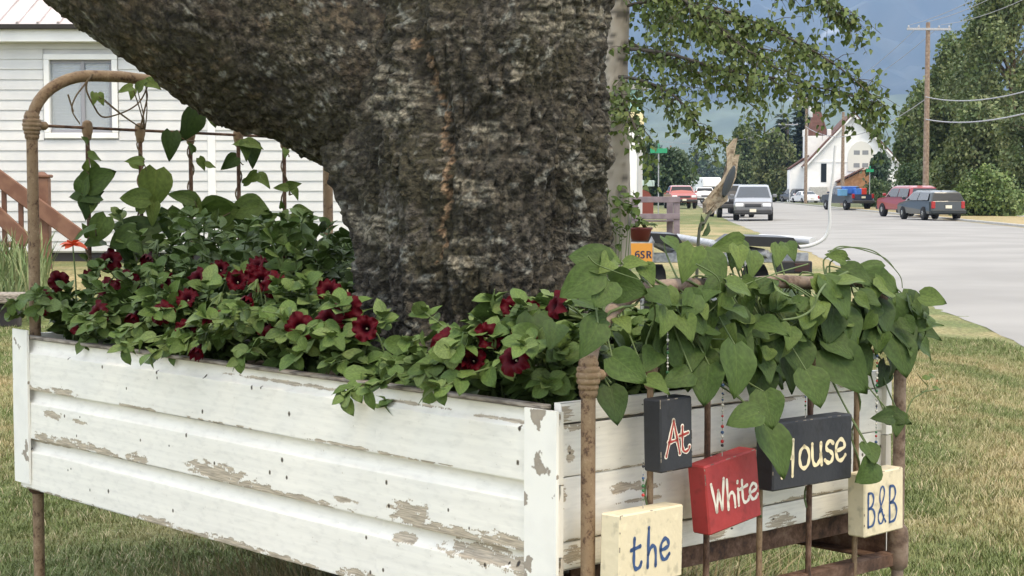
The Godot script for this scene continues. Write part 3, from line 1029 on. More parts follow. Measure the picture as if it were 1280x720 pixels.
func board(prof: Array, ua: Vector3, ub: Vector3, out: Vector3, tex: Rect2, thick := 0.019, sway := 0.0) -> Geo:
	# a moulded board from ua to ub; prof of (height, how far proud), from top to bottom
	var g := Geo.new()
	var steps := 24
	var m := prof.size()
	var y0: float = prof[0][0]
	var y1: float = prof[m - 1][0]
	var first := g.v.size()
	for r in m:
		for k in steps + 1:
			var t := float(k) / steps
			var p: Vector3 = ua.lerp(ub, t) + Vector3(0, prof[r][0] + sway * sin(t * 7.0 + y0 * 40.0), 0) + out * (prof[r][1] + sway * 0.7 * sin(t * 5.0 + y0 * 11.0))
			g.vert(p, Vector3.ZERO, Vector2(tex.position.x + tex.size.x * t, tex.position.y + tex.size.y * clampf((y0 - prof[r][0]) / (y0 - y1), 0.004, 0.996)))
	g.smooth_grid(steps + 1, m, first, (ub - ua).cross(Vector3.DOWN).dot(out) < 0)
	# back, top, bottom, ends
	var t0 := Vector2(tex.position.x, tex.position.y + tex.size.y * 0.02)
	var bk := -thick
	for e in [[prof[0], 1.0], [prof[m - 1], -1.0]]:
		var a := ua + Vector3(0, e[0][0], 0)
		var b := ub + Vector3(0, e[0][0], 0)
		var uvy: float = tex.position.y + tex.size.y * (0.01 if e[1] > 0 else 0.99)
		var ta := Vector2(tex.position.x, uvy); var tb := Vector2(tex.end.x, uvy)
		if e[1] > 0: g.quad(a + out * e[0][1], b + out * e[0][1], b + out * bk, a + out * bk, ta, tb, tb, ta)
		else: g.quad(b + out * e[0][1], a + out * e[0][1], a + out * bk, b + out * bk, tb, ta, ta, tb)
	g.quad(ub + Vector3(0, y1, 0) + out * bk, ua + Vector3(0, y1, 0) + out * bk, ua + Vector3(0, y0, 0) + out * bk, ub + Vector3(0, y0, 0) + out * bk, t0, t0, t0, t0)
	for e in [[ua, -1.0], [ub, 1.0]]:
		var a: Vector3 = e[0]
		for r in m - 1:
			var p: Vector3 = a + Vector3(0, prof[r][0], 0); var q: Vector3 = a + Vector3(0, prof[r + 1][0], 0)
			if e[1] > 0: g.quad(q + out * prof[r + 1][1], q + out * bk, p + out * bk, p + out * prof[r][1], t0, t0, t0, t0)
			else: g.quad(q + out * bk, q + out * prof[r + 1][1], p + out * prof[r][1], p + out * bk, t0, t0, t0, t0)
	return g

func planter() -> void:
	paint_texture()
	var b := thing("planter_box", "white peeling board planter box set in the iron bed", "planter")
	b.transform = bed_xf
	var z0 := -0.045
	var z1 := -2.115
	# near long side: three drop-siding boards, cove along the top of each
	var out := Vector3(-1, 0, 0)
	var ys := [0.749, 0.612, 0.478, 0.341]
	for k in 3:
		var hi: float = ys[k]
		var lo: float = ys[k + 1] + (0.003 if k < 2 else 0.0)
		var prof := [[hi - 0.0005, -0.011], [hi - 0.006, -0.0115], [hi - 0.014, -0.0115], [hi - 0.022, -0.0095], [hi - 0.029, -0.0055], [hi - 0.034, 0.0], [hi - 0.0345, 0.003], [hi - 0.037, 0.0045], [hi - 0.06, 0.0045], [lo + 0.03, 0.005], [lo + 0.004, 0.0065], [lo, 0.005]]
		var g := board(prof, Vector3(-0.036, 0, z1), Vector3(-0.036, 0, z0), out, Rect2(0, 0.2 * k, 1, 0.2), 0.018, 0.0012)
		part(b, "side_board", g, paint_mat)
	# far long side, seen only from inside
	for k in 3:
		var hi: float = ys[k] + 0.004
		var lo: float = ys[k + 1] + 0.007
		var g := board([[hi, 0.0], [lo + 0.02, 0.004], [lo, 0.004]], Vector3(1.035, 0, z0), Vector3(1.035, 0, z1), Vector3(1, 0, 0), Rect2(0, 0.2 * ((k + 1) % 3), 1, 0.2))
		part(b, "side_board", g, paint_mat)
	# corner boards on the long sides
	for e in [[z0 + 0.012, 0.752, 0.33, 0.0], [z1 + 0.06, 0.774, 0.355, 0.2]]:
		var g := board([[e[1], 0.0], [(e[1] + e[2]) / 2, 0.001], [e[2], 0.0]], Vector3(-0.048, 0, e[0] - 0.084), Vector3(-0.048, 0, e[0]), out, Rect2(0.94 if e[3] == 0.0 else 0.2, e[3] + 0.006, 0.04, 0.188), 0.006)
		part(b, "corner_board", g, M.white_paint)
	# foot end: cap strip and boards, then the head end
	var fh := [0.766, 0.727, 0.628, 0.506, 0.452]
	for k in 4:
		var uvr := Rect2(0.5 * (k % 2), 0.6 + 0.2 * (k / 2), 0.5, 0.2)
		var hi: float = fh[k] - 0.0035
		var lo: float = fh[k + 1]
		var g := board([[hi, -0.002], [hi - 0.004, 0.0], [lo + 0.012, 0.002], [lo + 0.003, 0.002], [lo, 0.0005]], Vector3(-0.014, 0, -0.055), Vector3(1.046, 0, -0.058), Vector3(0, 0, 1), uvr, 0.018, 0.0016)
		part(b, "end_board", g, paint_mat)
		g = board([[hi, 0.0], [lo, 0.002]], Vector3(1.03, 0, -2.11), Vector3(0.0, 0, -2.11), Vector3(0, 0, -1), uvr, 0.018)
		part(b, "end_board", g, paint_mat)
	# bare weathered top edge strip, soil and the black liner
	var g2 := Geo.new()
	g2.box(Vector3(-0.026, 0.7545, (z0 + z1) / 2 - 0.01), Vector3(0.026, 0.008, 2.02), 0.002)
	part(b, "edge_strip", g2, M.old_wood)
	g2 = Geo.new()
	g2.box(Vector3(0.505, 0.7, (z0 + z1) / 2), Vector3(1.03, 0.06, 2.02), 0.0)
	part(b, "soil", g2, M.soil)
	g2 = Geo.new()
	g2.box(Vector3(0.52, 0.47, (z0 + z1) / 2), Vector3(0.98, 0.02, 2.0), 0.0)
	part(b, "bottom_board", g2, M.old_wood)
	g2 = Geo.new()
	for s in [[-0.01, (z0 + z1) / 2, 0.006, 1.96], [0.52, -0.098, 0.95, 0.006]]:
		g2.box(Vector3(s[0], 0.735, s[1]), Vector3(s[2], 0.03, s[3]), 0.001)
	part(b, "liner", g2, M.black_plastic)

# ---------------------------------------------------------------- the big old tree growing through the bed
const BANDS := [[-0.235, 1.37, 0.045, 0.07], [-0.1, 1.15, 0.05, 0.028], [-0.105, 1.005, 0.06, 0.045], [0.12, 1.55, 0.11, 0.05], [-0.045, 1.29, 0.05, 0.02], [0.02, 1.42, 0.03, 0.03], [-0.29, 1.06, 0.04, 0.05], [0.14, 1.2, 0.05, 0.02], [-0.02, 0.86, 0.05, 0.02]]

var limb_axis := []      # [point, radius] along the limb's middle

func near_limb(p: Vector3) -> float:
	var best := 9.0
	for e in limb_axis:
		best = minf(best, (p - e[0]).length() - e[1])
	return best

func bark_tube(g: Geo, pts: Array, radii: Array, cols: int, limb: bool) -> void:
	var low := FastNoiseLite.new(); low.seed = 61; low.frequency = 2.4; low.fractal_octaves = 2
	var ridge := FastNoiseLite.new(); ridge.seed = 62; ridge.frequency = 17.0; ridge.fractal_octaves = 3; ridge.fractal_type = FastNoiseLite.FRACTAL_RIDGED
	var flake := FastNoiseLite.new(); flake.seed = 63; flake.frequency = 55.0; flake.fractal_octaves = 3
	var cell := FastNoiseLite.new(); cell.seed = 64; cell.noise_type = FastNoiseLite.TYPE_CELLULAR; cell.frequency = 30.0; cell.cellular_return_type = FastNoiseLite.RETURN_DISTANCE2_SUB; cell.fractal_type = FastNoiseLite.FRACTAL_NONE
	var plate := FastNoiseLite.new(); plate.seed = 64; plate.noise_type = FastNoiseLite.TYPE_CELLULAR; plate.frequency = 30.0; plate.cellular_return_type = FastNoiseLite.RETURN_CELL_VALUE; plate.fractal_type = FastNoiseLite.FRACTAL_NONE
	var patchy := FastNoiseLite.new(); patchy.seed = 65; patchy.frequency = 5.0; patchy.fractal_octaves = 4
	var band := FastNoiseLite.new(); band.seed = 66; band.frequency = 1.0; band.fractal_octaves = 3
	var m := pts.size()
	var first := g.v.size()
	var e1 := Vector3(0, 0, -1)
	for j in m:
		var t: Vector3
		if j == 0: t = (pts[1] - pts[0])
		elif j == m - 1: t = (pts[m - 1] - pts[m - 2])
		else: t = (pts[j + 1] - pts[j - 1])
		t = t.normalized()
		e1 = (e1 - t * e1.dot(t)).normalized()
		var e2 := t.cross(e1)
		for k in cols:
			var a := TAU * k / (cols - 1)
			var d := e1 * cos(a) + e2 * sin(a)
			var c: Vector3 = pts[j]
			var r: float = radii[j]
			var p := c + d * r
			var s := Vector3(p.x, p.y * 0.3, p.z) if not limb else p
			var bump: float = 0.035 * low.get_noise_3dv(p) * (0.8 if limb else 1.3)
			var rr := ridge.get_noise_3dv(s)                      # -1 .. 1, high on ridges
			var zone := patchy.get_noise_3dv(p)
			var wob := Vector3(p.x + 0.02 * low.get_noise_3dv(p * 5.0), p.y * 0.5 + 0.02 * low.get_noise_3dv(p * 4.0 + Vector3(7, 0, 0)), p.z)
			var cl := ss(0.0, 0.3, cell.get_noise_3dv(wob) + 1.0)
			var tint := plate.get_noise_3dv(wob)
			var fl := flake.get_noise_3dv(p)
			var strip := band.get_noise_3d(p.x * 9.0, p.y * 95.0, p.z * 9.0)
			var bark_h: float = 0.011 * rr + (0.013 + 0.006 * tint) * cl * (1.0 if zone > -0.1 else 0.5) + 0.007 * fl
			if limb: bark_h *= 0.55
			if zone > 0.15: bark_h += 0.003 * ss(0.15, 0.3, strip)
			var big := 0.0
			if not limb: bark_h += (0.016 if p.y < 1.25 else 0.011) * ridge.get_noise_3d(p.x * 1.25 + 3.0, p.y * 0.11, p.z * 1.25)
			# trunk and limb flow into one another
			var gap := 9.0
			if limb: gap = absf(Vector2(p.x + 0.06, p.z + 4.05).length() - 0.262)
			elif p.y > 0.95 and p.x < 0.1: gap = absf(near_limb(p))
			if gap < 0.2: big += (0.05 if limb else 0.036) * pow(1.0 - gap / 0.2, 2.0)
			if not limb:
				# burl on the left below the limb, swellings and the long split on the front
				big += 0.04 * exp(-(p - Vector3(-0.37, 1.1, -4.0)).length_squared() / 0.005)
				big += 0.06 * exp(-(p - Vector3(-0.36, 1.22, -4.05)).length_squared() / 0.008)
				big += 0.02 * sin(a * 3.0 + p.y * 1.3) + 0.012 * sin(a * 7.0 + p.y * 2.1)
			var speck := flake.get_noise_3d(p.x * 0.8 + 31.0, p.y * 0.8, p.z * 0.8)
			g.col = lin(0.036, 0.0315, 0.0235).lerp(lin(0.125, 0.109, 0.08), clampf(0.45 + 1.3 * speck + 0.35 * tint, 0, 1))
			var tone := patchy.get_noise_3d(p.x * 0.6 + 9.0, p.y * 0.6, p.z * 0.6)
			g.col = g.col.lerp(lin(0.062, 0.056, 0.028), clampf(tone * 2.0, 0, 0.6))                      # olive algae
			if limb: g.col = g.col.lerp(lin(0.08, 0.056, 0.034), clampf(0.0 - tone * 2.2, 0, 0.6))       # reddish smooth bark
			var grey := patchy.get_noise_3d(p.x * 2.6 + 40.0, p.y * 2.6, p.z * 2.6)
			if grey + 0.7 * speck > 0.52 - 0.16 * ss(0.0, 0.25, p.x + 0.0): g.col = lin(0.17, 0.165, 0.14).lerp(lin(0.32, 0.32, 0.28), clampf(speck + 0.4, 0, 1))   # lichen
			elif strip > 0.28 and zone > 0.02 and zone < 0.35: g.col = lin(0.19, 0.172, 0.14)               # pale lenticel lines
			elif zone < -0.30 and speck > 0.0: g.col = lin(0.16, 0.125, 0.085) if limb else lin(0.14, 0.125, 0.1)
			if not limb and p.z > -4.05:
				# weathered eyes and bands of old bark on the front of the trunk: x, y, half width, half height
				for e: Array in BANDS:
					var du: float = (p.x - e[0]) / e[2]
					var dv: float = (p.y - e[1]) / e[3]
					if du * du + dv * dv + 0.9 * fl < 1.0 and strip + 0.25 * speck > -0.02:
						g.col = lin(0.2, 0.178, 0.135).lerp(lin(0.33, 0.3, 0.235), clampf(0.5 + strip * 2.0, 0, 1))
			if not limb:
				var sx: float = p.x - (-0.165 - 0.02 * sin(p.y * 9.0) - 0.05 * (p.y - 1.2))
				if p.z > -4.05 and abs(sx) < 0.10:
					big -= 0.03 * exp(-pow(sx / 0.02, 2.0)) * ss(0.6, 0.9, p.y)
					if abs(sx + 0.011 * fl + 0.006 * sin(p.y * 60.0)) < 0.0055 + 0.005 * zone and p.y > 0.98 and p.y < 1.50 and strip + fl > -0.25:
						g.col = lin(0.24, 0.145, 0.08).lerp(lin(0.42, 0.29, 0.185), clampf(0.5 + 1.5 * fl, 0, 1))     # raw wood in the split
			g.vert(p + d * (bump + bark_h + big), d)
	g.smooth_grid(cols, m, first)

func big_tree() -> void:
	var t := thing("old_tree", "thick dark trunk of an old tree growing through the bed", "tree", Vector3(-0.09, 0, -4.05))
	var back := Transform3D(Basis(), -t.position)
	# trunk: axis and radius by height
	var hs := [-0.1, 0.0, 0.12, 0.35, 0.7, 1.03, 1.42, 1.75, 2.2, 2.8, 3.4]
	var ax := [-0.09, -0.09, -0.09, -0.085, -0.08, -0.075, -0.045, -0.01, 0.04, 0.1, 0.15]
	var rs := [0.52, 0.45, 0.38, 0.305, 0.278, 0.27, 0.262, 0.255, 0.245, 0.22, 0.19]
	var pts := []
	var rad := []
	var y := -0.1
	while y < 3.4:
		var k := 0
		while k < hs.size() - 2 and hs[k + 1] < y: k += 1
		var q: float = (y - hs[k]) / (hs[k + 1] - hs[k])
		var a: float = lerpf(ax[k], ax[k + 1], q)
		pts.append(Vector3(a, y, -4.05))
		rad.append(lerpf(rs[k], rs[k + 1], q))
		y += 0.0062 if y > 0.62 and y < 1.75 else 0.025
	# soften the corners of that outline
	for pass_ in 6:
		for k in range(1, pts.size() - 1):
			pts[k] = Vector3((pts[k - 1].x + pts[k].x * 2.0 + pts[k + 1].x) / 4.0, pts[k].y, pts[k].z)
			rad[k] = (rad[k - 1] + rad[k] * 2.0 + rad[k + 1]) / 4.0
	# heavy limb to the left
	var lp := []
	for e in [[600, 150, 4.25], [540, 128, 4.23], [470, 98, 4.2], [400, 68, 4.15], [300, 25, 4.08], [200, -32, 3.98], [100, -112, 3.97], [0, -215, 3.96], [-90, -340, 3.95], [-160, -480, 3.95]]:
		lp.append(at(e[0], e[1], e[2]))
	var cl := curve(lp, 26)
	var g := Geo.new()
	var lr := []
	for k in cl.size():
		var q := float(k) / cl.size()
		lr.append(lerpf(0.262, 0.165, ss(0.15, 1.0, q)) * (0.9 + 0.1 * ss(0.0, 0.3, q)) )
	for k in range(0, cl.size(), 8): limb_axis.append([cl[k], lr[k]])
	bark_tube(g, cl, lr, 260, true)
	part(t, "limb", g, M.bark, back)
	g = Geo.new()
	bark_tube(g, pts, rad, 361, false)
	part(t, "trunk", g, M.bark, back)
	# stub of a side shoot at the right edge and upper boughs above the picture
	rng.seed = 91
	var tips := []
	var boughs := [[Vector3(0.15, 3.3, -4.05), Vector3(0.9, 4.4, -4.4), Vector3(1.8, 5.4, -4.9)], [Vector3(0.15, 3.3, -4.05), Vector3(-0.2, 4.6, -4.2), Vector3(-0.3, 6.4, -4.5)], [Vector3(0.13, 3.1, -4.05), Vector3(0.5, 4.2, -3.2), Vector3(0.9, 5.2, -2.3)], [lp[9], lp[9] + Vector3(-0.5, 1.2, 0.1), lp[9] + Vector3(-0.8, 2.6, 0.2)], [lp[9], lp[9] + Vector3(-0.9, 0.9, -0.6), lp[9] + Vector3(-2.0, 1.9, -1.2)]]
	for b in boughs:
		g = Geo.new()
		var c := curve(b, 10)
		g.col = lin(0.04, 0.032, 0.024)
		g.tube(c, taper(c.size(), 0.16, 0.045), 12)
		part(t, "bough", g, M.bark, back)
		for k in range(8, c.size()): tips.append(c[k])
	var mm := MultiMesh.new()
	mm.transform_format = MultiMesh.TRANSFORM_3D
	mm.use_colors = true
	mm.mesh = leaves.birch
	var n := 4200
	mm.instance_count = n
	for k in n:
		var c: Vector3 = tips[rng.randi() % tips.size()]
		var d := Vector3(rng.randfn(), rng.randfn() * 0.6, rng.randfn()) * 0.85
		var p := c + d
		p.y = max(p.y, 3.25)
		var tip := Vector3(rng.randfn(), -0.6 + rng.randfn() * 0.5, rng.randfn()).normalized()
		mm.set_instance_transform(k, Transform3D(leaf_basis(tip, Vector3(rng.randfn(), 1, rng.randfn()), rng.randf_range(0.06, 0.1)), p - t.position))
		var q := rng.randf_range(0.8, 1.2)
		mm.set_instance_color(k, Color(0.07 * q, 0.115 * q, 0.035 * q))
	var o := MultiMeshInstance3D.new()
	o.name = "crown"
	o.multimesh = mm
	o.material_override = M.tree_leaf
	o.set_meta("kind", "stuff")
	t.add_child(o, true)

# ---------------------------------------------------------------- petunias
func petunia(pos: Vector3, lean: Vector3, height: float, stems: int, flowers: Array, label: String, group := "petunias in the planter box") -> void:
	var t := thing("petunia_plant", label, "flower plant", bed_xf * pos, 0, group)
	t.transform = Transform3D(bed_xf.basis.orthonormalized(), bed_xf * pos)
	var g := Geo.new()
	for s in stems:
		var a := TAU * (s + rng.randf() * 0.7) / stems
		var dir := Vector3(cos(a), 0, sin(a))
		var reach := rng.randf_range(0.05, 0.17)
		var h := height * rng.randf_range(0.55, 1.05)
		var mid := dir * reach * 0.5 + Vector3(0, h * 0.62, 0) + lean * 0.4
		var tip := dir * reach + Vector3(0, h, 0) + lean
		if lean.length() > 0.05 and dir.dot(lean) > 0:
			tip.y -= rng.randf_range(0.03, 0.11)
		if pos.x + tip.x > -0.02 and pos.y + tip.y < 0.77: tip.y = 0.79 - pos.y
		var c := curve([Vector3(dir.x * 0.015, 0, dir.z * 0.015), mid, tip], 5)
		g.tube(c, taper(c.size(), 0.0032, 0.0018), 5)
		var k0 := 0
		for j in range(2, c.size()):
			for side in 2:
				var p: Vector3 = c[j]
				var along: Vector3 = (c[j] - c[j - 1]).normalized()
				var q := float(j) / (c.size() - 1)
				var b := a + j * 1.3 + side * PI + rng.randf_range(-0.5, 0.5)
				var o2 := Vector3(cos(b), 0, sin(b))
				var ld := (o2 + along * (0.15 + 0.9 * q * q) + Vector3(0, rng.randf_range(-0.6, 0.45), 0)).normalized()
				var size := lerpf(0.066, 0.042, q) * rng.randf_range(0.7, 1.15)
				if p.y + pos.y < 0.73 and p.x + pos.x > -0.01: continue
				var lm := part(t, "leaf", leaves.petunia[rng.randi() % 4], M.petunia[rng.randi() % 4], Transform3D(leaf_basis(ld, Vector3(-0.25, 0.75, 0.25) + along * 0.5 + Vector3(rng.randfn(), rng.randfn(), rng.randfn()) * 0.45, size), p))
			k0 += 1
		for e in 3:   # young leaves at the shoot's end
			var b := rng.randf() * TAU
			var ld := (Vector3(cos(b), 0.9, sin(b))).normalized()
			part(t, "leaf", leaves.petunia[(e * 2) % 4], M.petunia[3 if e else 1], Transform3D(leaf_basis(ld, Vector3(-cos(b), 0.8, -sin(b)), rng.randf_range(0.022, 0.034)), tip))
	for f in flowers:
		var p: Vector3 = f[0] - pos
		var face: Vector3 = f[1]
		var fb := leaf_basis(face, Vector3(0.2, 0.3, 0.9), f[2])
		var fl := part(t, "flower", leaves.flower[f[3]], M.petal, Transform3D(fb, p))
		part(fl, "calyx", leaves.calyx, M.stem)
		var back: Vector3 = p - fb.y * 0.07
		var c := curve([Vector3(back.x * 0.5, max(0.02, back.y * 0.5), back.z * 0.5), back * 0.8 + Vector3(0, 0.01, 0), back], 4)
		g.tube(c, taper(c.size(), 0.002, 0.0018), 5)
	part(t, "stem", g, M.stem)

func petunias() -> void:
	rng.seed = 202
	# flower heads in the bed's axes: x across, y up, z along
	var heads := [[0.030, 0.845, -2.115], [-0.040, 0.803, -1.792], [0.100, 0.886, -1.894], [0.040, 0.850, -1.514], [0.150, 0.915, -1.670], [0.250, 0.969, -1.935], [-0.080, 0.781, -1.167], [0.060, 0.860, -1.249], [0.040, 0.852, -1.298], [0.180, 0.932, -1.393], [0.530, 0.970, -1.874], [0.250, 0.970, -1.414], [0.180, 0.928, -1.239], [0.190, 0.935, -1.304], [0.030, 0.848, -0.925], [0.070, 0.866, -0.872], [0.170, 0.925, -1.004], [0.590, 0.986, -1.612], [-0.010, 0.823, -0.303], [-0.030, 0.812, -0.309], [0.010, 0.832, -0.211], [0.060, 0.865, -0.233], [0.150, 0.916, -0.359], [0.170, 0.925, -0.265], [0.150, 0.910, -0.324], [0.230, 0.959, -2.109], [0.200, 0.943, -1.342], [0.120, 0.897, -2.197], [0.150, 0.915, -2.070], [0.140, 0.910, -1.854], [0.000, 0.832, -1.585], [0.100, 0.885, -1.499], [0.180, 0.929, -1.579], [-0.010, 0.820, -1.325], [0.040, 0.852, -1.072], [0.450, 0.970, -1.604], [0.110, 0.889, -1.245], [0.010, 0.832, -1.786], [0.220, 0.954, -1.536], [0.110, 0.894, -0.857], [0.050, 0.858, -0.715], [0.060, 0.865, -0.333], [0.030, 0.845, -0.419]]
	var kinds := [0, 1, 0, 0, 1, 2, 2, 0, 2, 1, 0, 1, 0, 1, 0, 0, 1, 2, 1, 2, 0, 1, 1, 0, 1, 0, 1, 0, 1, 0, 2, 1, 0, 1, 0, 1, 2, 0, 1, 0, 1, 1, 0]
	var spots := [[0.1, -2.02, 1], [0.13, -1.83, 1], [0.09, -1.66, 1], [0.13, -1.48, 1], [0.09, -1.31, 1], [0.13, -1.15, 1], [0.09, -0.99, 1], [0.1, -0.83, 1],
		[0.32, -2.02, 0], [0.34, -1.82, 0], [0.32, -1.62, 0], [0.34, -1.44, 0], [0.3, -1.3, 0], [0.55, -1.98, 0], [0.58, -1.76, 0], [0.56, -1.52, 0], [0.8, -1.9, 0], [0.84, -1.62, 0], [0.86, -1.35, 0],
		[0.1, -0.66, 2], [0.09, -0.5, 2], [0.1, -0.34, 1], [0.1, -0.19, 1], [0.25, -0.3, 0], [0.3, -0.15, 0], [0.5, -0.2, 0], [0.72, -0.22, 0], [0.9, -0.3, 0], [0.93, -0.6, 0]]
	var given := []
	for s in spots: given.append([])
	for k in heads.size():
		var h: Array = heads[k]
		var p := Vector3(h[0], h[1], h[2])
		var eye := bed_xf.affine_inverse() * EYE
		p += (eye - p).normalized() * (0.1 if h[0] > 0.0 else 0.04)     # heads stand clear of the leaves on their stalks
		var best := 0
		for s in spots.size():
			if Vector2(spots[s][0] - p.x, spots[s][1] - p.z).length() < Vector2(spots[best][0] - p.x, spots[best][1] - p.z).length(): best = s
		var face := Vector3(-0.75, 0.35, 0.45) + Vector3(rng.randfn(), rng.randfn() * 0.6, rng.randfn()) * 0.35
		if kinds[k] == 2: face = Vector3(-0.5, -0.5, 0.3)
		given[best].append([p, face.normalized(), rng.randf_range(0.92, 1.08), kinds[k]])
	var edge_no := 0
	var inner_no := 0
	for s in spots.size():
		var e: Array = spots[s]
		var edge: int = e[2]
		var lean := Vector3(-0.085, 0, 0) if edge == 1 else (Vector3(-0.06, 0, 0.02) if edge == 2 else Vector3.ZERO)
		var h := 0.21 if edge == 1 else (0.12 if edge == 2 else 0.35)
		if edge == 0 and e[1] > -0.7: h = 0.19
		var nth: String = ["first", "second", "third", "fourth", "fifth", "sixth", "seventh", "eighth", "ninth", "tenth", "eleventh", "twelfth", "thirteenth", "fourteenth", "fifteenth", "sixteenth", "seventeenth"][edge_no if edge else inner_no]
		if edge: edge_no += 1
		else: inner_no += 1
		var where := nth + (" along the near edge, counted from the head post" if edge else " behind the edge row, counted from the head end")
		petunia(Vector3(e[0], 0.725, e[1]), lean, h, 11 if edge != 2 else 7, given[s], "dark red petunia plant, " + where, "petunias along the near edge" if edge else "petunias inside the planter box")

# ---------------------------------------------------------------- climbing beans
func bean_leaf(t: Node3D, p: Vector3, tip: Vector3, nrm: Vector3, size: float, mat := -1, shape := -1, wide := 1.0) -> void:
	part(t, "leaf", leaves.bean[shape if shape >= 0 else rng.randi() % 4], M.bean[mat if mat >= 0 else [0, 0, 1, 1, 2, 2, 3][rng.randi() % 7]], Transform3D(leaf_basis(tip, nrm, size, wide), p))

func bed_pick(px: float, py: float, z: float) -> Vector3:   # in the bed's axes, on a plane across the bed
	var inv := bed_xf.affine_inverse()
	var o := inv * EYE
	var r := (inv * at(px, py, 3.0)) - o
	return o + r * ((z - o.z) / r.z)

func bed_blade(px: float, py: float, L: float, a: float, z: float, swing: float) -> Array:
	# stalk end and tip of a leaf seen L long and heading a, its middle on a plane across the bed
	var mid := bed_pick(px, py, z)
	var w := bed_xf * mid
	var inv := bed_xf.affine_inverse()
	var p0 := inv * at(px - cos(a) * L * 0.5, py - sin(a) * L * 0.5, -w.z + swing)
	var p1 := inv * at(px + cos(a) * L * 0.5, py + sin(a) * L * 0.5, -w.z - swing)
	return [p0, p1]

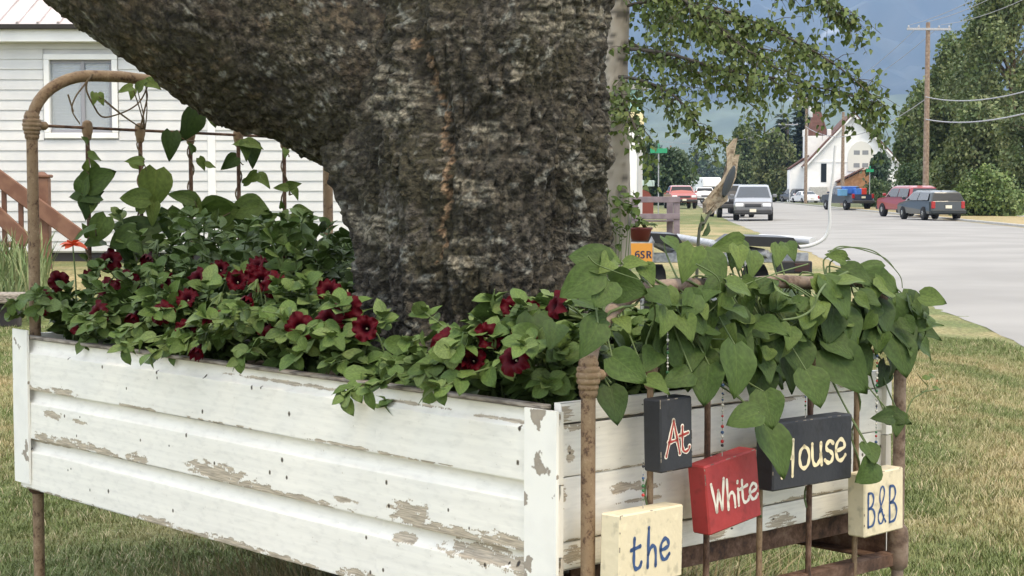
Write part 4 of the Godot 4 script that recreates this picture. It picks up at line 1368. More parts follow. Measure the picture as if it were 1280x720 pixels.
func bean_foot() -> void:
	rng.seed = 303
	var t := thing("bean_vine", "climbing bean vine with big leaves draped over the bed's foot rail", "vine")
	t.transform = bed_xf
	var g := Geo.new()
	# [x, y, length, heading of the tip (0 right, 90 down), metres in front of the foot rail, tone]; x, y, length on a 2.56 times enlargement that begins at 700, 280
	var list := [[85, 105, 150, 195, 0.02, 0], [165, 100, 90, 10, 0.02, 3], [55, 195, 160, 150, 0.03, 1], [225, 205, 140, 15, 0.03, 0], [135, 225, 95, 120, 0.06, 1], [330, 235, 95, 40, 0.06, 0], [95, 310, 105, 175, 0.03, 0], [95, 375, 125, 115, 0.06, 0], [228, 468, 150, 35, 0.10, 1], [320, 512, 95, 25, 0.08, 3], [340, 318, 85, 95, 0.07, 3], [410, 332, 88, 60, 0.08, 3], [210, 320, 60, 40, 0.04, 4], [435, 255, 100, 40, 0.05, 1], [408, 130, 120, 110, 0.03, 3], [500, 150, 150, 55, 0.03, 1], [575, 105, 70, 80, 0.05, 4], [530, 65, 110, 175, 0.0, 3], [560, 95, 90, 95, 0.0, 1], [370, 68, 85, 35, -0.03, 1], [740, 85, 60, 55, -0.02, 1], [700, 100, 60, 95, 0.0, 3], [525, 305, 120, 10, 0.05, 1], [600, 325, 80, 70, 0.06, 3], [425, 435, 80, 100, 0.06, 0], [500, 440, 115, 25, 0.07, 1], [590, 395, 130, 50, 0.07, 0], [572, 480, 190, 82, 0.12, 1], [465, 520, 140, 100, 0.09, 0], [365, 495, 120, 160, 0.06, 0], [640, 530, 150, 95, 0.03, 2], [668, 468, 90, 60, 0.08, 0], [690, 400, 120, 75, 0.06, 2], [770, 435, 130, 75, 0.07, 0], [740, 365, 75, 85, 0.09, 3], [720, 255, 130, 10, 0.06, 0], [700, 315, 95, 350, 0.05, 1], [900, 240, 170, 52, 0.09, 1], [870, 330, 130, 95, 0.07, 2], [935, 335, 150, 65, 0.08, 0], [905, 395, 130, 30, 0.09, 0], [935, 475, 220, 42, 0.11, 0], [820, 530, 140, 62, 0.12, 1], [1040, 300, 130, 60, 0.07, 2], [1020, 370, 100, 65, 0.07, 0], [1100, 430, 150, 65, 0.08, 0], [1185, 345, 110, 15, 0.03, 2], [1140, 260, 120, 40, 0.05, 1], [1140, 372, 75, 60, 0.04, 2], [1035, 490, 80, 100, 0.02, 2], [960, 165, 130, 20, 0.04, 0], [900, 170, 90, 330, 0.03, 3], [1040, 190, 130, 20, 0.06, 1], [990, 130, 90, 200, 0.02, 1], [580, 620, 120, 165, 0.13, 1], [670, 600, 130, 75, 0.14, 1], [704, 735, 205, 62, 0.13, 1], [1030, 617, 70, 180, 0.08, 2], [1088, 620, 110, 20, 0.08, 2], [1080, 640, 75, 90, 0.08, 0], [1000, 735, 75, 60, 0.10, 1], [982, 800, 92, 130, 0.10, 1], [175, 585, 130, 75, 0.03, 2], [440, 345, 130, 60, 0.03, 2], [800, 280, 130, 340, 0.04, 2], [480, 210, 90, 150, 0.05, 0], [620, 130, 90, 80, 0.02, 3], [550, 210, 50, 100, 0.07, 4], [580, 205, 55, 50, 0.07, 4], [820, 275, 50, 95, 0.09, 4], [845, 270, 50, 60, 0.09, 4], [285, 160, 70, 60, 0.02, 3], [250, 120, 90, 350, 0.0, 4], [880, 100, 70, 200, 0.02, 3], [905, 105, 50, 10, 0.02, 1], [610, 190, 60, 20, 0.06, 3], [150, 130, 50, 120, 0.05, 4], [1000, 240, 100, 30, 0.08, 0], [760, 330, 110, 120, 0.03, 2], [640, 340, 120, 100, 0.02, 2], [1075, 355, 90, 80, 0.05, 2]]
	for e in list:
		var px: float = 700.0 + e[0] / 2.56
		var py: float = 280.0 + e[1] / 2.56
		var L: float = e[2] / 2.56
		var a := deg_to_rad(e[3])
		# lengths shrink where the leaf points towards or away from the eye; keep the blade near the plane of the picture's slant
		var z: float = e[4]
		var bl := bed_blade(px, py, L, a, z, 0.012 + 0.015 * sin(a))
		var p0: Vector3 = bl[0]
		var p1: Vector3 = bl[1]
		var tip := p1 - p0
		var nrm := Vector3(-0.45, 0.42, 0.75) + Vector3(rng.randfn(), rng.randfn(), rng.randfn()) * 0.22
		bean_leaf(t, p0, tip, nrm, tip.length() * 0.86, e[5], (0 if L > 50 else [0, 2, 3, 2][rng.randi() % 4]) if e[5] < 3 else 2, rng.randf_range(0.86, 1.08))
		# stalk back to the rail
		var home := Vector3(clampf(p0.x + rng.randf_range(-0.05, 0.05), 0.06, 0.97), 0.965 if p0.y > 0.8 else 0.8, 0.0)
		var c := curve([p0, p0.lerp(home, 0.5) + Vector3(0, 0.02, -0.02), home], 4)
		g.tube(c, taper(c.size(), 0.0016, 0.0022), 5, false)
	# fill between and behind, down to the box's edge
	for k in 150:
		var x := rng.randf_range(-0.02, 1.04)
		var y := rng.randf_range(0.83, 0.945)
		if x < 0.2:
			x = rng.randf_range(0.2, 1.0)
		if k > 95:      # bushy growth inside the box behind the rail
			x = rng.randf_range(0.0, 1.0)
			var p := Vector3(x, rng.randf_range(0.80, 0.95), -rng.randf_range(0.06, 0.32))
			if x < 0.2 and p.z < -0.2: p.y = min(p.y, 0.92)
			bean_leaf(t, p, Vector3(rng.randfn(), -0.5 + rng.randfn() * 0.4, rng.randfn() * 0.6 + 0.3), Vector3(-0.2, 0.9, 0.5), rng.randf_range(0.06, 0.1))
			continue
		var z := rng.randf_range(-0.05, 0.035)
		if y < 0.8: z = rng.randf_range(-0.04, 0.0)
		var tip := Vector3(rng.randfn() * 0.6, -0.8 + rng.randfn() * 0.3, 0.35)
		bean_leaf(t, Vector3(x, y, z), tip, Vector3(-0.2, 0.5, 0.85) + Vector3(rng.randfn(), rng.randfn(), 0) * 0.3, rng.randf_range(0.055, 0.085), [0, 1, 2, 2][rng.randi() % 4])
	for k in 95:       # smaller leaves in a loose mat over the rail
		var x := rng.randf_range(0.16, 1.02)
		var p := Vector3(x, rng.randf_range(0.83, 0.985), rng.randf_range(0.015, 0.075))
		bean_leaf(t, p, Vector3(rng.randfn() * 0.8, -0.45 + rng.randfn() * 0.45, 0.35 + rng.randfn() * 0.25), Vector3(-0.35, 0.6, 0.7) + Vector3(rng.randfn(), rng.randfn(), rng.randfn()) * 0.3, rng.randf_range(0.035, 0.07), [0, 1, 3, 3, 4, 1][k % 6], [0, 2][k % 2], rng.randf_range(0.9, 1.1))
	# winding stems along the rail, a loose shoot and thin tendrils
	for s in 2:
		var pts := []
		for k in 40:
			var x := lerpf(0.02, 0.97, k / 39.0)
			var y := 0.968
			if x < 0.19: y = 0.817 + 0.156 * sqrt(max(0.0, 1.0 - pow((0.19 - x) / 0.19, 2.0)))
			if x > 0.81: y = 0.817 + 0.156 * sqrt(max(0.0, 1.0 - pow((x - 0.81) / 0.19, 2.0)))
			var w: float = k * (0.7 + 0.13 * s) + s * 1.7
			pts.append(Vector3(x, y + 0.02 * cos(w), 0.02 * sin(w)))
		g.tube(pts, taper(40, 0.0028, 0.002), 6)
	for s in 5:
		var x := (s + 1) / 6.0
		var pts := []
		for k in 30:
			var w := k * 0.75 + s
			pts.append(Vector3(x + 0.009 * cos(w), lerpf(0.5, 0.97, k / 29.0), 0.009 * sin(w)))
		if s != 1: g.tube(pts, taper(30, 0.0022, 0.0018), 5)
	var shoot := []
	for e in [[978, 400], [1000, 396], [1016, 385], [1024, 366], [1036, 352], [1060, 340]]: shoot.append(bed_pick(e[0], e[1], 0.10 if e[1] > 360 else 0.05))
	var sc := curve(shoot, 6)
	g.tube(sc, taper(sc.size(), 0.0022, 0.0028), 6)
	for e in [[[872, 420], [900, 424], [950, 421], [985, 410], [1008, 392]], [[1035, 318], [1050, 308], [1078, 312], [1105, 322], [1117, 334]], [[1035, 314], [1062, 309], [1090, 313], [1108, 326], [1125, 345], [1128, 360]], [[1132, 520], [1140, 500], [1152, 492], [1160, 484], [1152, 474], [1146, 466]], [[1152, 490], [1165, 488], [1178, 486]], [[735, 320], [745, 330], [770, 340], [800, 350]], [[870, 330], [895, 345], [900, 362], [893, 385]], [[1010, 330], [960, 345], [920, 362], [880, 395]]]:
		var pts := []
		for q in e: pts.append(bed_pick(q[0], q[1], 0.06))
		var c := curve(pts, 6)
		g.tube(c, taper(c.size(), 0.0016, 0.0009), 5)
	for q in [[1155, 474, 16, 340], [1163, 470, 14, 10], [1168, 486, 12, 0]]:
		bean_leaf(t, bed_pick(q[0], q[1], 0.06), Vector3(cos(deg_to_rad(q[3])), -sin(deg_to_rad(q[3])), 0.2), Vector3(0, 0.8, 0.5), 0.03, 4, 2, 0.7)
	part(t, "stem", g, M.stem)

func bean_head() -> void:
	rng.seed = 404
	var z := -2.1
	# one plant per rod: [label, rod number, leaves as x, y, length, heading, tone]
	var rows := [
		["bean vine with two broad leaves on the rod nearest the bed's left post", 0, [[126, 222, 46, 335, 0], [103, 243, 46, 185, 1], [104, 222, 38, 275, 0], [108, 262, 30, 80, 1], [122, 290, 44, 120, 2], [100, 292, 40, 160, 0], [108, 205, 14, 280, 3]]],
		["bean vine with one large round leaf on the second rod from the left", 1, [[163, 284, 66, 200, 1], [193, 240, 56, 95, 3], [165, 247, 42, 185, 2], [190, 270, 34, 100, 3], [166, 200, 26, 190, 2], [150, 300, 46, 150, 0], [192, 105, 22, 20, 3], [177, 104, 20, 300, 4], [155, 111, 22, 170, 4], [165, 118, 14, 100, 4], [118, 124, 16, 90, 4], [126, 124, 16, 60, 4]]],
		["bean vine reaching up to the limb on the bed's middle head rod", 2, [[266, 140, 46, 70, 3], [250, 128, 34, 290, 4], [237, 160, 50, 110, 1], [213, 185, 40, 95, 1], [224, 244, 40, 200, 0], [216, 286, 50, 75, 1], [245, 262, 36, 60, 3], [262, 268, 52, 175, 2], [280, 262, 50, 0, 2]]],
		["bean vine with paired pale leaves on the fourth head rod from the left", 3, [[316, 195, 36, 80, 1], [285, 205, 28, 140, 1], [318, 180, 26, 10, 4], [300, 178, 24, 190, 3], [331, 226, 24, 40, 4], [312, 224, 24, 140, 4], [308, 190, 26, 80, 2], [300, 262, 46, 170, 2], [322, 258, 44, 15, 2], [312, 278, 40, 60, 0], [290, 282, 46, 190, 0], [335, 272, 34, 330, 3], [306, 150, 12, 320, 4]]],
		["bean vine with three small leaves on the rod nearest the dark trunk", 4, [[374, 277, 28, 45, 3], [350, 234, 20, 185, 3], [368, 231, 18, 350, 4], [370, 242, 18, 60, 4], [357, 192, 12, 90, 4], [380, 262, 26, 0, 3], [360, 300, 34, 20, 0], [335, 300, 34, 200, 0], [345, 290, 30, 40, 2]]]]
	for r in rows:
		var x0: float = (r[1] + 1) / 6.0
		var t := thing("climbing_bean", r[0], "vine", Vector3.ZERO, 0, "bean vines on the bed's head rods")
		t.transform = bed_xf * Transform3D(Basis(), Vector3(x0, 0.73, z))
		var base := Vector3(x0, 0.73, z)
		var g := Geo.new()
		var pts := []
		for k in 60:
			var w: float = k * 0.62 + r[1]
			pts.append(Vector3(0.0095 * cos(w), k / 59.0 * 0.6, 0.0095 * sin(w)))
		g.tube(pts, taper(60, 0.0035, 0.002), 6)
		for e in r[2]:
			var a := deg_to_rad(e[3])
			var L: float = e[2]
			var zz := z + 0.03 + rng.randf_range(0.0, 0.05)
			var bl := bed_blade(e[0], e[1], L, a, zz, 0.01)
			var p0: Vector3 = bl[0] - base
			var p1: Vector3 = bl[1] - base
			bean_leaf(t, p0, p1 - p0, Vector3(-0.4, 0.35, 0.8) + Vector3(rng.randfn(), rng.randfn(), rng.randfn()) * 0.25, (p1 - p0).length() * 0.88, mini(4, e[4] + 1), 0 if L > 40 else 2, rng.randf_range(0.78, 0.98))
			var home := Vector3(0.01, clampf(p0.y - 0.02, 0.0, 0.6), 0.01)
			var c := curve([p0, p0.lerp(home, 0.5) + Vector3(0, -0.01, 0.01), home], 4)
			g.tube(c, taper(c.size(), 0.0014, 0.002), 5, false)
		for k in 7:       # young pale leaves up the rod
			var yy := rng.randf_range(0.22, 0.58)
			bean_leaf(t, Vector3(rng.randfn() * 0.02, yy, rng.randf_range(0.0, 0.05)), Vector3(rng.randfn(), rng.randfn() * 0.6 - 0.2, 0.3), Vector3(-0.4, 0.5, 0.7), rng.randf_range(0.025, 0.045), 3 + k % 2, 2, 0.9)
		for k in 2:
			bean_leaf(t, Vector3(rng.randf_range(-0.09, 0.09), rng.randf_range(0.17, 0.29), rng.randf_range(-0.02, 0.09)), Vector3(rng.randfn(), -0.3 + rng.randfn() * 0.4, 0.5 + rng.randfn() * 0.3), Vector3(-0.3, 0.8, 0.5), rng.randf_range(0.06, 0.1), [0, 1, 2][k % 3], -1, 0.85)
		part(t, "stem", g, M.stem_brown)
	# the long loose tendrils hanging from the arch
	var v := thing("bean_tendril", "loose dark bean tendrils looping below the head rail's left arch", "vine")
	v.transform = bed_xf
	var g3 := Geo.new()
	for e in [[[116, 93], [104, 108], [94, 122], [90, 138], [100, 155]], [[110, 98], [108, 112], [116, 130], [128, 146], [150, 142], [168, 133], [178, 122], [186, 104], [190, 96]], [[176, 158], [180, 140], [184, 122], [183, 112]], [[85, 118], [88, 128], [92, 140]]]:
		var pts := []
		for q in e: pts.append(bed_pick(q[0], q[1], z + 0.03))
		var c := curve(pts, 6)
		g3.tube(c, taper(c.size(), 0.0028, 0.002), 6)
	part(v, "tendril", g3, M.stem_brown)

# ---------------------------------------------------------------- small things in the planter
func planter_details() -> void:
	# orange flower behind the petunias at the head end
	rng.seed = 71
	var inv := bed_xf.affine_inverse()
	var p := bed_pick(89, 306, -2.0)
	var t := thing("orange_flower", "orange blossom beside the bed's left head post", "flower")
	t.transform = Transform3D(bed_xf.basis.orthonormalized(), bed_xf * Vector3(p.x, 0.73, p.z))
	var g := Geo.new()
	var h := p.y - 0.73
	g.tube(curve([Vector3(0, 0, 0), Vector3(0.01, h * 0.5, 0), Vector3(0, h, 0)], 5), taper(11, 0.003, 0.002), 6)
	part(t, "stem", g, M.stem)
	var om := mk(lin(0.75, 0.13, 0.05), 0.6)
	om.backlight_enabled = true
	om.backlight = Color(0.4, 0.1, 0.03)
	for k in 9:
		var a := TAU * k / 9.0
		var d := Vector3(cos(a), rng.randf_range(-0.2, 0.7), sin(a)).normalized()
		part(t, "petal", leaves.petunia[k % 4], om, Transform3D(leaf_basis(d, Vector3(-cos(a) * 0.3, 1, 0.3), rng.randf_range(0.03, 0.045)), Vector3(0, h, 0)))
	# tan feathery ornament with a black oval on a dark stalk
	var zz := -0.42
	var o := thing("garden_stake", "tan torn feather shaped ornament with a black oval, on a dark stalk", "ornament")
	o.transform = bed_xf
	var base := bed_pick(872, 303, zz)
	g = Geo.new()
	var pts := []
	for q in [[868, 360], [873, 300], [881, 278], [889, 264]]: pts.append(bed_pick(q[0], q[1], zz))
	pts[0] = Vector3(pts[0].x, 0.72, pts[0].z)
	var c := curve(pts, 5)
	g.tube(c, taper(c.size(), 0.004, 0.003), 7)
	part(o, "stalk", g, mk(lin(0.05, 0.055, 0.035), 0.7))
	for q in [[877, 284, 24, 300], [884, 290, 22, 320]]:
		var a := deg_to_rad(q[3])
		var p0 := bed_pick(q[0] - cos(a) * 8, q[1] - sin(a) * 8, zz)
		part(o, "bract", leaves.petunia[0], M.bean[2], Transform3D(leaf_basis(Vector3(cos(a), -sin(a), 0), Vector3(0, 0, 1), 0.05, 0.6), p0))
	var tan_mat := tri_mat(noise_tex(0.03, [lin(0.2, 0.15, 0.1), lin(0.32, 0.26, 0.18), lin(0.38, 0.32, 0.235)], [0.25, 0.5, 0.8], 256, FastNoiseLite.TYPE_SIMPLEX_SMOOTH, 5, 44), 8.0, 0.9, grey_tex(0.05), 0.2)
	var outlines := [[[889, 266], [884, 254], [888, 240], [893, 226], [899, 212], [906, 200], [915, 185], [925, 173], [924, 184], [919, 196], [917, 203], [924, 201], [934, 197], [937, 193], [937, 200], [933, 207], [924, 213], [914, 222], [907, 232], [903, 244], [897, 252], [893, 262]], [[893, 268], [897, 252], [905, 244], [909, 250], [903, 260], [898, 268]]]
	for ol in outlines:
		var poly := PackedVector2Array()
		var o3 := []
		for q in ol:
			var axis: float = 889.0 + (266.0 - q[1]) * 0.40
			var w := bed_pick(axis + (q[0] - axis) * 0.62, q[1], zz)
			o3.append(w)
			poly.append(Vector2(w.x, w.y))
		if Geometry2D.is_polygon_clockwise(poly): poly.reverse()
		g = Geo.new()
		g.prism(poly, zz - 0.006, zz + 0.006)
		# a gentle twist so that it is not a flat cut-out
		for k in g.v.size():
			var w := g.v[k]
			g.v[k] = w + Vector3(0, 0, 0.02 * sin(w.y * 21.0 + w.x * 30.0))
		part(o, "vane", g, tan_mat)
	var oc := bed_pick(911, 227, zz + 0.03)
	g = Geo.new()
	g.lathe([Vector2(0.0, -0.003), Vector2(0.012, -0.0028), Vector2(0.0135, 0.0), Vector2(0.012, 0.0028), Vector2(0.0, 0.003)], 24)
	part(o, "oval", g, mk(lin(0.012, 0.018, 0.02), 0.35), Transform3D(Basis(Vector3.BACK, -0.52) * Basis(Vector3.RIGHT, PI / 2) * Basis().scaled(Vector3(0.95, 1, 3.2)), oc))

# ---------------------------------------------------------------- the five hanging signs
func strokes(lines: Array, width: float, mat: Material, sign_: Node3D, lift: float, scale: float, shift: Vector2, called := "letter", slant := 0.0) -> MeshInstance3D:
	var g := Geo.new()
	for ln in lines:
		var pts := []
		for q in ln: pts.append(Vector3((q[0] + slant * q[1]) * scale + shift.x, q[1] * scale + shift.y, lift))
		var c := curve(pts, 5) if pts.size() > 2 else [pts[0], pts[0].lerp(pts[1], 0.5), pts[1]]
		# painted ribbon with rounded ends, a hair proud of the wood
		var m := c.size()
		var l := []; var r := []
		for k in m:
			var t: Vector3 = (c[min(k + 1, m - 1)] - c[max(k - 1, 0)]).normalized()
			var nn := Vector3(-t.y, t.x, 0)
			var w := width * (0.88 + 0.16 * sin(k * 0.9 + pts[0].x * 300.0))
			l.append(c[k] + nn * w); r.append(c[k] - nn * w)
		for k in m - 1:
			g.quad(r[k], r[k + 1], l[k + 1], l[k])
		for e in [0, m - 1]:
			var b := 10
			for k in b:
				var a0 := TAU * k / b; var a1 := TAU * (k + 1) / b
				g.tri3(c[e], c[e] + Vector3(cos(a0), sin(a0), 0) * width * 0.95, c[e] + Vector3(cos(a1), sin(a1), 0) * width * 0.95)
	# every ribbon face looks out of the sign
	for k in g.n.size(): g.n[k] = Vector3(0, 0, 1)
	for k in range(0, g.i.size(), 3):
		var a := g.v[g.i[k]]; var b := g.v[g.i[k + 1]]; var d := g.v[g.i[k + 2]]
		if (b - a).cross(d - a).z > 0:
			var q := g.i[k + 1]
			g.i[k + 1] = g.i[k + 2]
			g.i[k + 2] = q
	return part(sign_, called, g, mat)

func sign_block(called: String, label: String, centre: Vector3, size: Vector3, col: Color, yaw: float, roll: float, top: float) -> Node3D:
	var t := thing(called, label, "sign", Vector3.ZERO, 0, "painted sign blocks hung on the bed's foot rail")
	t.transform = bed_xf * Transform3D(Basis(Vector3.UP, yaw) * Basis(Vector3.BACK, roll), centre)
	var dark := col * 0.72
	var m := tri_mat(noise_tex(0.03, [dark, col, col, col * 1.12], [0.1, 0.35, 0.7, 0.95], 128, FastNoiseLite.TYPE_SIMPLEX_SMOOTH, 4, int(centre.x * 100)), 6.0, 0.55, grey_tex(0.06, 128), 0.05)
	var g := Geo.new()
	g.box(Vector3(0, 0, 0), size, 0.003)
	part(t, "block", g, m)
	# worn corners showing wood
	g = Geo.new()
	rng.seed = int(centre.x * 1000)
	for k in 14:
		var sx := -1.0 if rng.randf() < 0.5 else 1.0
		var sy := -1.0 if rng.randf() < 0.5 else 1.0
		if rng.randf() < 0.5:
			g.box(Vector3(sx * size.x * 0.5, rng.randf_range(-0.5, 0.5) * size.y, size.z * 0.5) + Vector3(-sx * 0.0014, 0, -0.0014), Vector3(0.0016, rng.randf_range(0.003, 0.012), 0.0016), 0.0, Basis(Vector3.UP, PI / 4))
		else:
			g.box(Vector3(rng.randf_range(-0.5, 0.5) * size.x, sy * size.y * 0.5, size.z * 0.5) + Vector3(0, -sy * 0.0014, -0.0014), Vector3(rng.randf_range(0.003, 0.012), 0.0016, 0.0016), 0.0, Basis(Vector3.RIGHT, PI / 4))
	part(t, "worn_edge", g, M.old_wood)
	# hook and string of beads up towards the rail
	g = Geo.new()
	var n := 0
	var inv := t.transform.affine_inverse() * bed_xf
	var start := Vector3(0, size.y / 2, 0)
	var up := inv.basis * Vector3.UP
	var reach := top - centre.y - size.y / 2
	g.col = lin(0.35, 0.33, 0.3)
	g.tube([start, start + up * 0.012, start + up * reach], [0.0012, 0.0008, 0.0006], 5)
	part(t, "hanging_wire", g, M.vertex)
	var beads := [lin(0.02, 0.15, 0.05), lin(0.7, 0.68, 0.6), lin(0.02, 0.02, 0.025), lin(0.4, 0.03, 0.03), lin(0.03, 0.12, 0.04), lin(0.55, 0.55, 0.5), lin(0.05, 0.1, 0.2)]
	var y := 0.016
	g = Geo.new()
	while y < reach - 0.004:
		var r: float = rng.randf_range(0.0018, 0.0036) if rng.randf() < 0.7 else 0.0014
		g.col = beads[rng.randi() % beads.size()]
		var pr := []
		for k in 7:
			var a := -PI / 2 + PI * k / 6.0
			pr.append(Vector2(max(0.0001, cos(a) * r), sin(a) * r))
		g.lathe(pr, 10, Transform3D(Basis(), start + up * y))
		y += r * 2.0 + rng.randf_range(0.0, 0.006)
	var bm := mk(Color(1, 1, 1), 0.2)
	bm.vertex_color_use_as_albedo = true
	part(t, "bead_string", g, bm)
	return t

func signs() -> void:
	var black := lin(0.022, 0.024, 0.03)
	var cream := lin(0.68, 0.60, 0.42)
	var red := lin(0.36, 0.035, 0.035)
	var white := mk(lin(0.78, 0.72, 0.62), 0.5)
	var cream_ink := mk(lin(0.78, 0.68, 0.44), 0.5)
	var red_ink := mk(lin(0.33, 0.04, 0.03), 0.5)
	var blue := mk(lin(0.03, 0.075, 0.2), 0.5)
	var h := 0.136
	var d := 0.044
	var f := d / 2 + 0.0008
	# letters on a grid: x right, y up from the base line, capitals 1 high
	var A := [[[0, 0], [0.2, 0.55], [0.36, 1.05]], [[0.36, 1.05], [0.5, 0.5], [0.62, 0.02]], [[0.12, 0.42], [0.3, 0.43], [0.52, 0.45]]]
	var T := [[[0.14, 0.8], [0.13, 0.45], [0.14, 0.14], [0.24, 0.02], [0.4, 0.06], [0.46, 0.16]], [[0.0, 0.52], [0.16, 0.54], [0.4, 0.58]]]
	var Hs := [[[0.0, 0.0], [0.01, 0.5], [0.02, 1.0]], [[0.01, 0.32], [0.14, 0.5], [0.28, 0.5], [0.35, 0.34], [0.36, 0.0]]]
	var E := [[[0.02, 0.28], [0.2, 0.3], [0.38, 0.36], [0.34, 0.5], [0.2, 0.56], [0.05, 0.44], [0.02, 0.24], [0.12, 0.05], [0.28, 0.03], [0.42, 0.14]]]
	var Wl := [[[0, 1.0], [0.1, 0.5], [0.2, 0.02]], [[0.2, 0.02], [0.27, 0.4], [0.34, 0.72]], [[0.34, 0.72], [0.4, 0.4], [0.48, 0.04]], [[0.48, 0.04], [0.56, 0.5], [0.66, 1.05]]]
	var I := [[[0.02, 0.0], [0.03, 0.3], [0.03, 0.56]], [[0.03, 0.78], [0.04, 0.82]]]
	var Hc := [[[0.0, 0.0], [0.01, 0.5], [0.02, 1.0]], [[0.48, 0.0], [0.49, 0.5], [0.5, 1.0]], [[0.02, 0.48], [0.25, 0.5], [0.48, 0.52]]]
	var O := [[[0.2, 0.56], [0.06, 0.46], [0.02, 0.27], [0.08, 0.08], [0.22, 0.02], [0.36, 0.1], [0.41, 0.3], [0.35, 0.48], [0.2, 0.56]]]
	var Ul := [[[0.02, 0.56], [0.03, 0.25], [0.1, 0.06], [0.22, 0.03], [0.34, 0.14], [0.38, 0.3]], [[0.38, 0.56], [0.38, 0.3], [0.42, 0.02]]]
	var S := [[[0.36, 0.5], [0.22, 0.57], [0.08, 0.48], [0.1, 0.36], [0.24, 0.3], [0.35, 0.2], [0.3, 0.06], [0.16, 0.02], [0.02, 0.1]]]
	var B := [[[0.02, 0.0], [0.02, 0.5], [0.03, 1.0]], [[0.03, 1.0], [0.22, 0.98], [0.3, 0.8], [0.22, 0.62], [0.05, 0.55]], [[0.05, 0.55], [0.26, 0.5], [0.36, 0.28], [0.26, 0.04], [0.02, 0.0]]]
	var Amp := [[[0.42, 0.02], [0.3, 0.2], [0.2, 0.45], [0.12, 0.75], [0.16, 1.02], [0.28, 1.1], [0.36, 0.92], [0.28, 0.68], [0.14, 0.46], [0.04, 0.22], [0.1, 0.02], [0.24, 0.02], [0.34, 0.22]], [[0.1, 0.34], [0.24, 0.4]]]

	var t := sign_block("hanging_sign", "black block sign lettered At in red with white outline", Vector3(0.175, 0.702, 0.06 - d / 2), Vector3(0.090, h, d), black, 0.0, 0.03, 0.93)
	strokes(A, 0.0052, white, t, f, 0.062, Vector2(-0.032, -0.038), "outline")
	strokes(T, 0.0052, white, t, f, 0.062, Vector2(0.006, -0.036), "outline")
	strokes(A, 0.0024, red_ink, t, f + 0.0008, 0.062, Vector2(-0.032, -0.038))
	strokes(T, 0.0024, red_ink, t, f + 0.0008, 0.062, Vector2(0.006, -0.036))

	t = sign_block("hanging_sign", "cream block sign lettered the in blue, lowest of the five", Vector3(0.105, 0.50, 0.06 - d / 2), Vector3(0.205, h, d), cream, 0.13, -0.03, 0.66)
	strokes(T, 0.0043, blue, t, f, 0.072, Vector2(-0.068, -0.036))
	strokes(Hs, 0.0043, blue, t, f, 0.072, Vector2(-0.014, -0.036))
	strokes(E, 0.0043, blue, t, f, 0.072, Vector2(0.026, -0.03))

	t = sign_block("hanging_sign", "red block sign lettered White in cream, tilted beside a rod", Vector3(0.343, 0.576, 0.06 - d / 2), Vector3(0.160, h, d), red, 0.0, 0.13, 0.80)
	strokes(Wl, 0.0036, white, t, f, 0.058, Vector2(-0.066, -0.028))
	strokes(Hs, 0.0036, white, t, f, 0.058, Vector2(-0.020, -0.030))
	strokes(I, 0.0036, white, t, f, 0.058, Vector2(0.0105, -0.030))
	strokes(T, 0.0036, white, t, f, 0.058, Vector2(0.018, -0.030))
	strokes(E, 0.0036, white, t, f, 0.058, Vector2(0.047, -0.030))

	t = sign_block("hanging_sign", "wide black block sign lettered House in cream, partly behind a leaf", Vector3(0.60, 0.630, 0.06 - d / 2), Vector3(0.268, h, d), black, 0.0, 0.0, 0.80)
	strokes(Hc, 0.0046, cream_ink, t, f, 0.072, Vector2(-0.106, -0.042))
	strokes(O, 0.0046, cream_ink, t, f, 0.082, Vector2(-0.050, -0.032))
	strokes(Ul, 0.0046, cream_ink, t, f, 0.082, Vector2(-0.008, -0.030))
	strokes(S, 0.0046, cream_ink, t, f, 0.082, Vector2(0.036, -0.029))
	strokes(E, 0.0046, cream_ink, t, f, 0.082, Vector2(0.074, -0.028))

	t = sign_block("hanging_sign", "cream block sign lettered B&B in blue, beside the far foot post", Vector3(0.855, 0.497, 0.06 - d / 2), Vector3(0.146, h, d), cream, 0.0, 0.02, 0.83)
	strokes(B, 0.0032, blue, t, f, 0.072, Vector2(-0.062, -0.046))
	strokes(Amp, 0.0026, blue, t, f, 0.072, Vector2(-0.026, -0.044))
	strokes(B, 0.0032, blue, t, f, 0.078, Vector2(0.018, -0.046))

# ---------------------------------------------------------------- trees of the neighbourhood
var clump: ArrayMesh
var needle_clump: ArrayMesh

func clumps() -> void:
	rng.seed = 17
	var g := Geo.new()
	for k in 16:
		var p := Vector3(rng.randfn(), rng.randfn() * 0.7, rng.randfn()) * 0.22
		var tip := Vector3(rng.randfn(), -0.7 + rng.randfn() * 0.5, rng.randfn()).normalized()
		var b := leaf_basis(tip, Vector3(rng.randfn() * 0.7, 1, rng.randfn() * 0.7), rng.randf_range(0.13, 0.24))
		g.quad(p, p + b * Vector3(0.35, 0.45, 0.06), p + b * Vector3(0, 1, -0.1), p + b * Vector3(-0.35, 0.45, 0.06))
	clump = g.mesh()
	g = Geo.new()
	for k in 22:
		var a := rng.randf() * TAU
		var p := Vector3(cos(a), 0, sin(a)) * rng.randf() * 0.2
		var tip := Vector3(cos(a), -0.35 + rng.randfn() * 0.25, sin(a)).normalized()
		var b := leaf_basis(tip, Vector3(0, 1, 0), rng.randf_range(0.2, 0.4))
		g.quad(p, p + b * Vector3(0.1, 0.5, 0.03), p + b * Vector3(0, 1, -0.1), p + b * Vector3(-0.1, 0.5, 0.03))
	needle_clump = g.mesh()

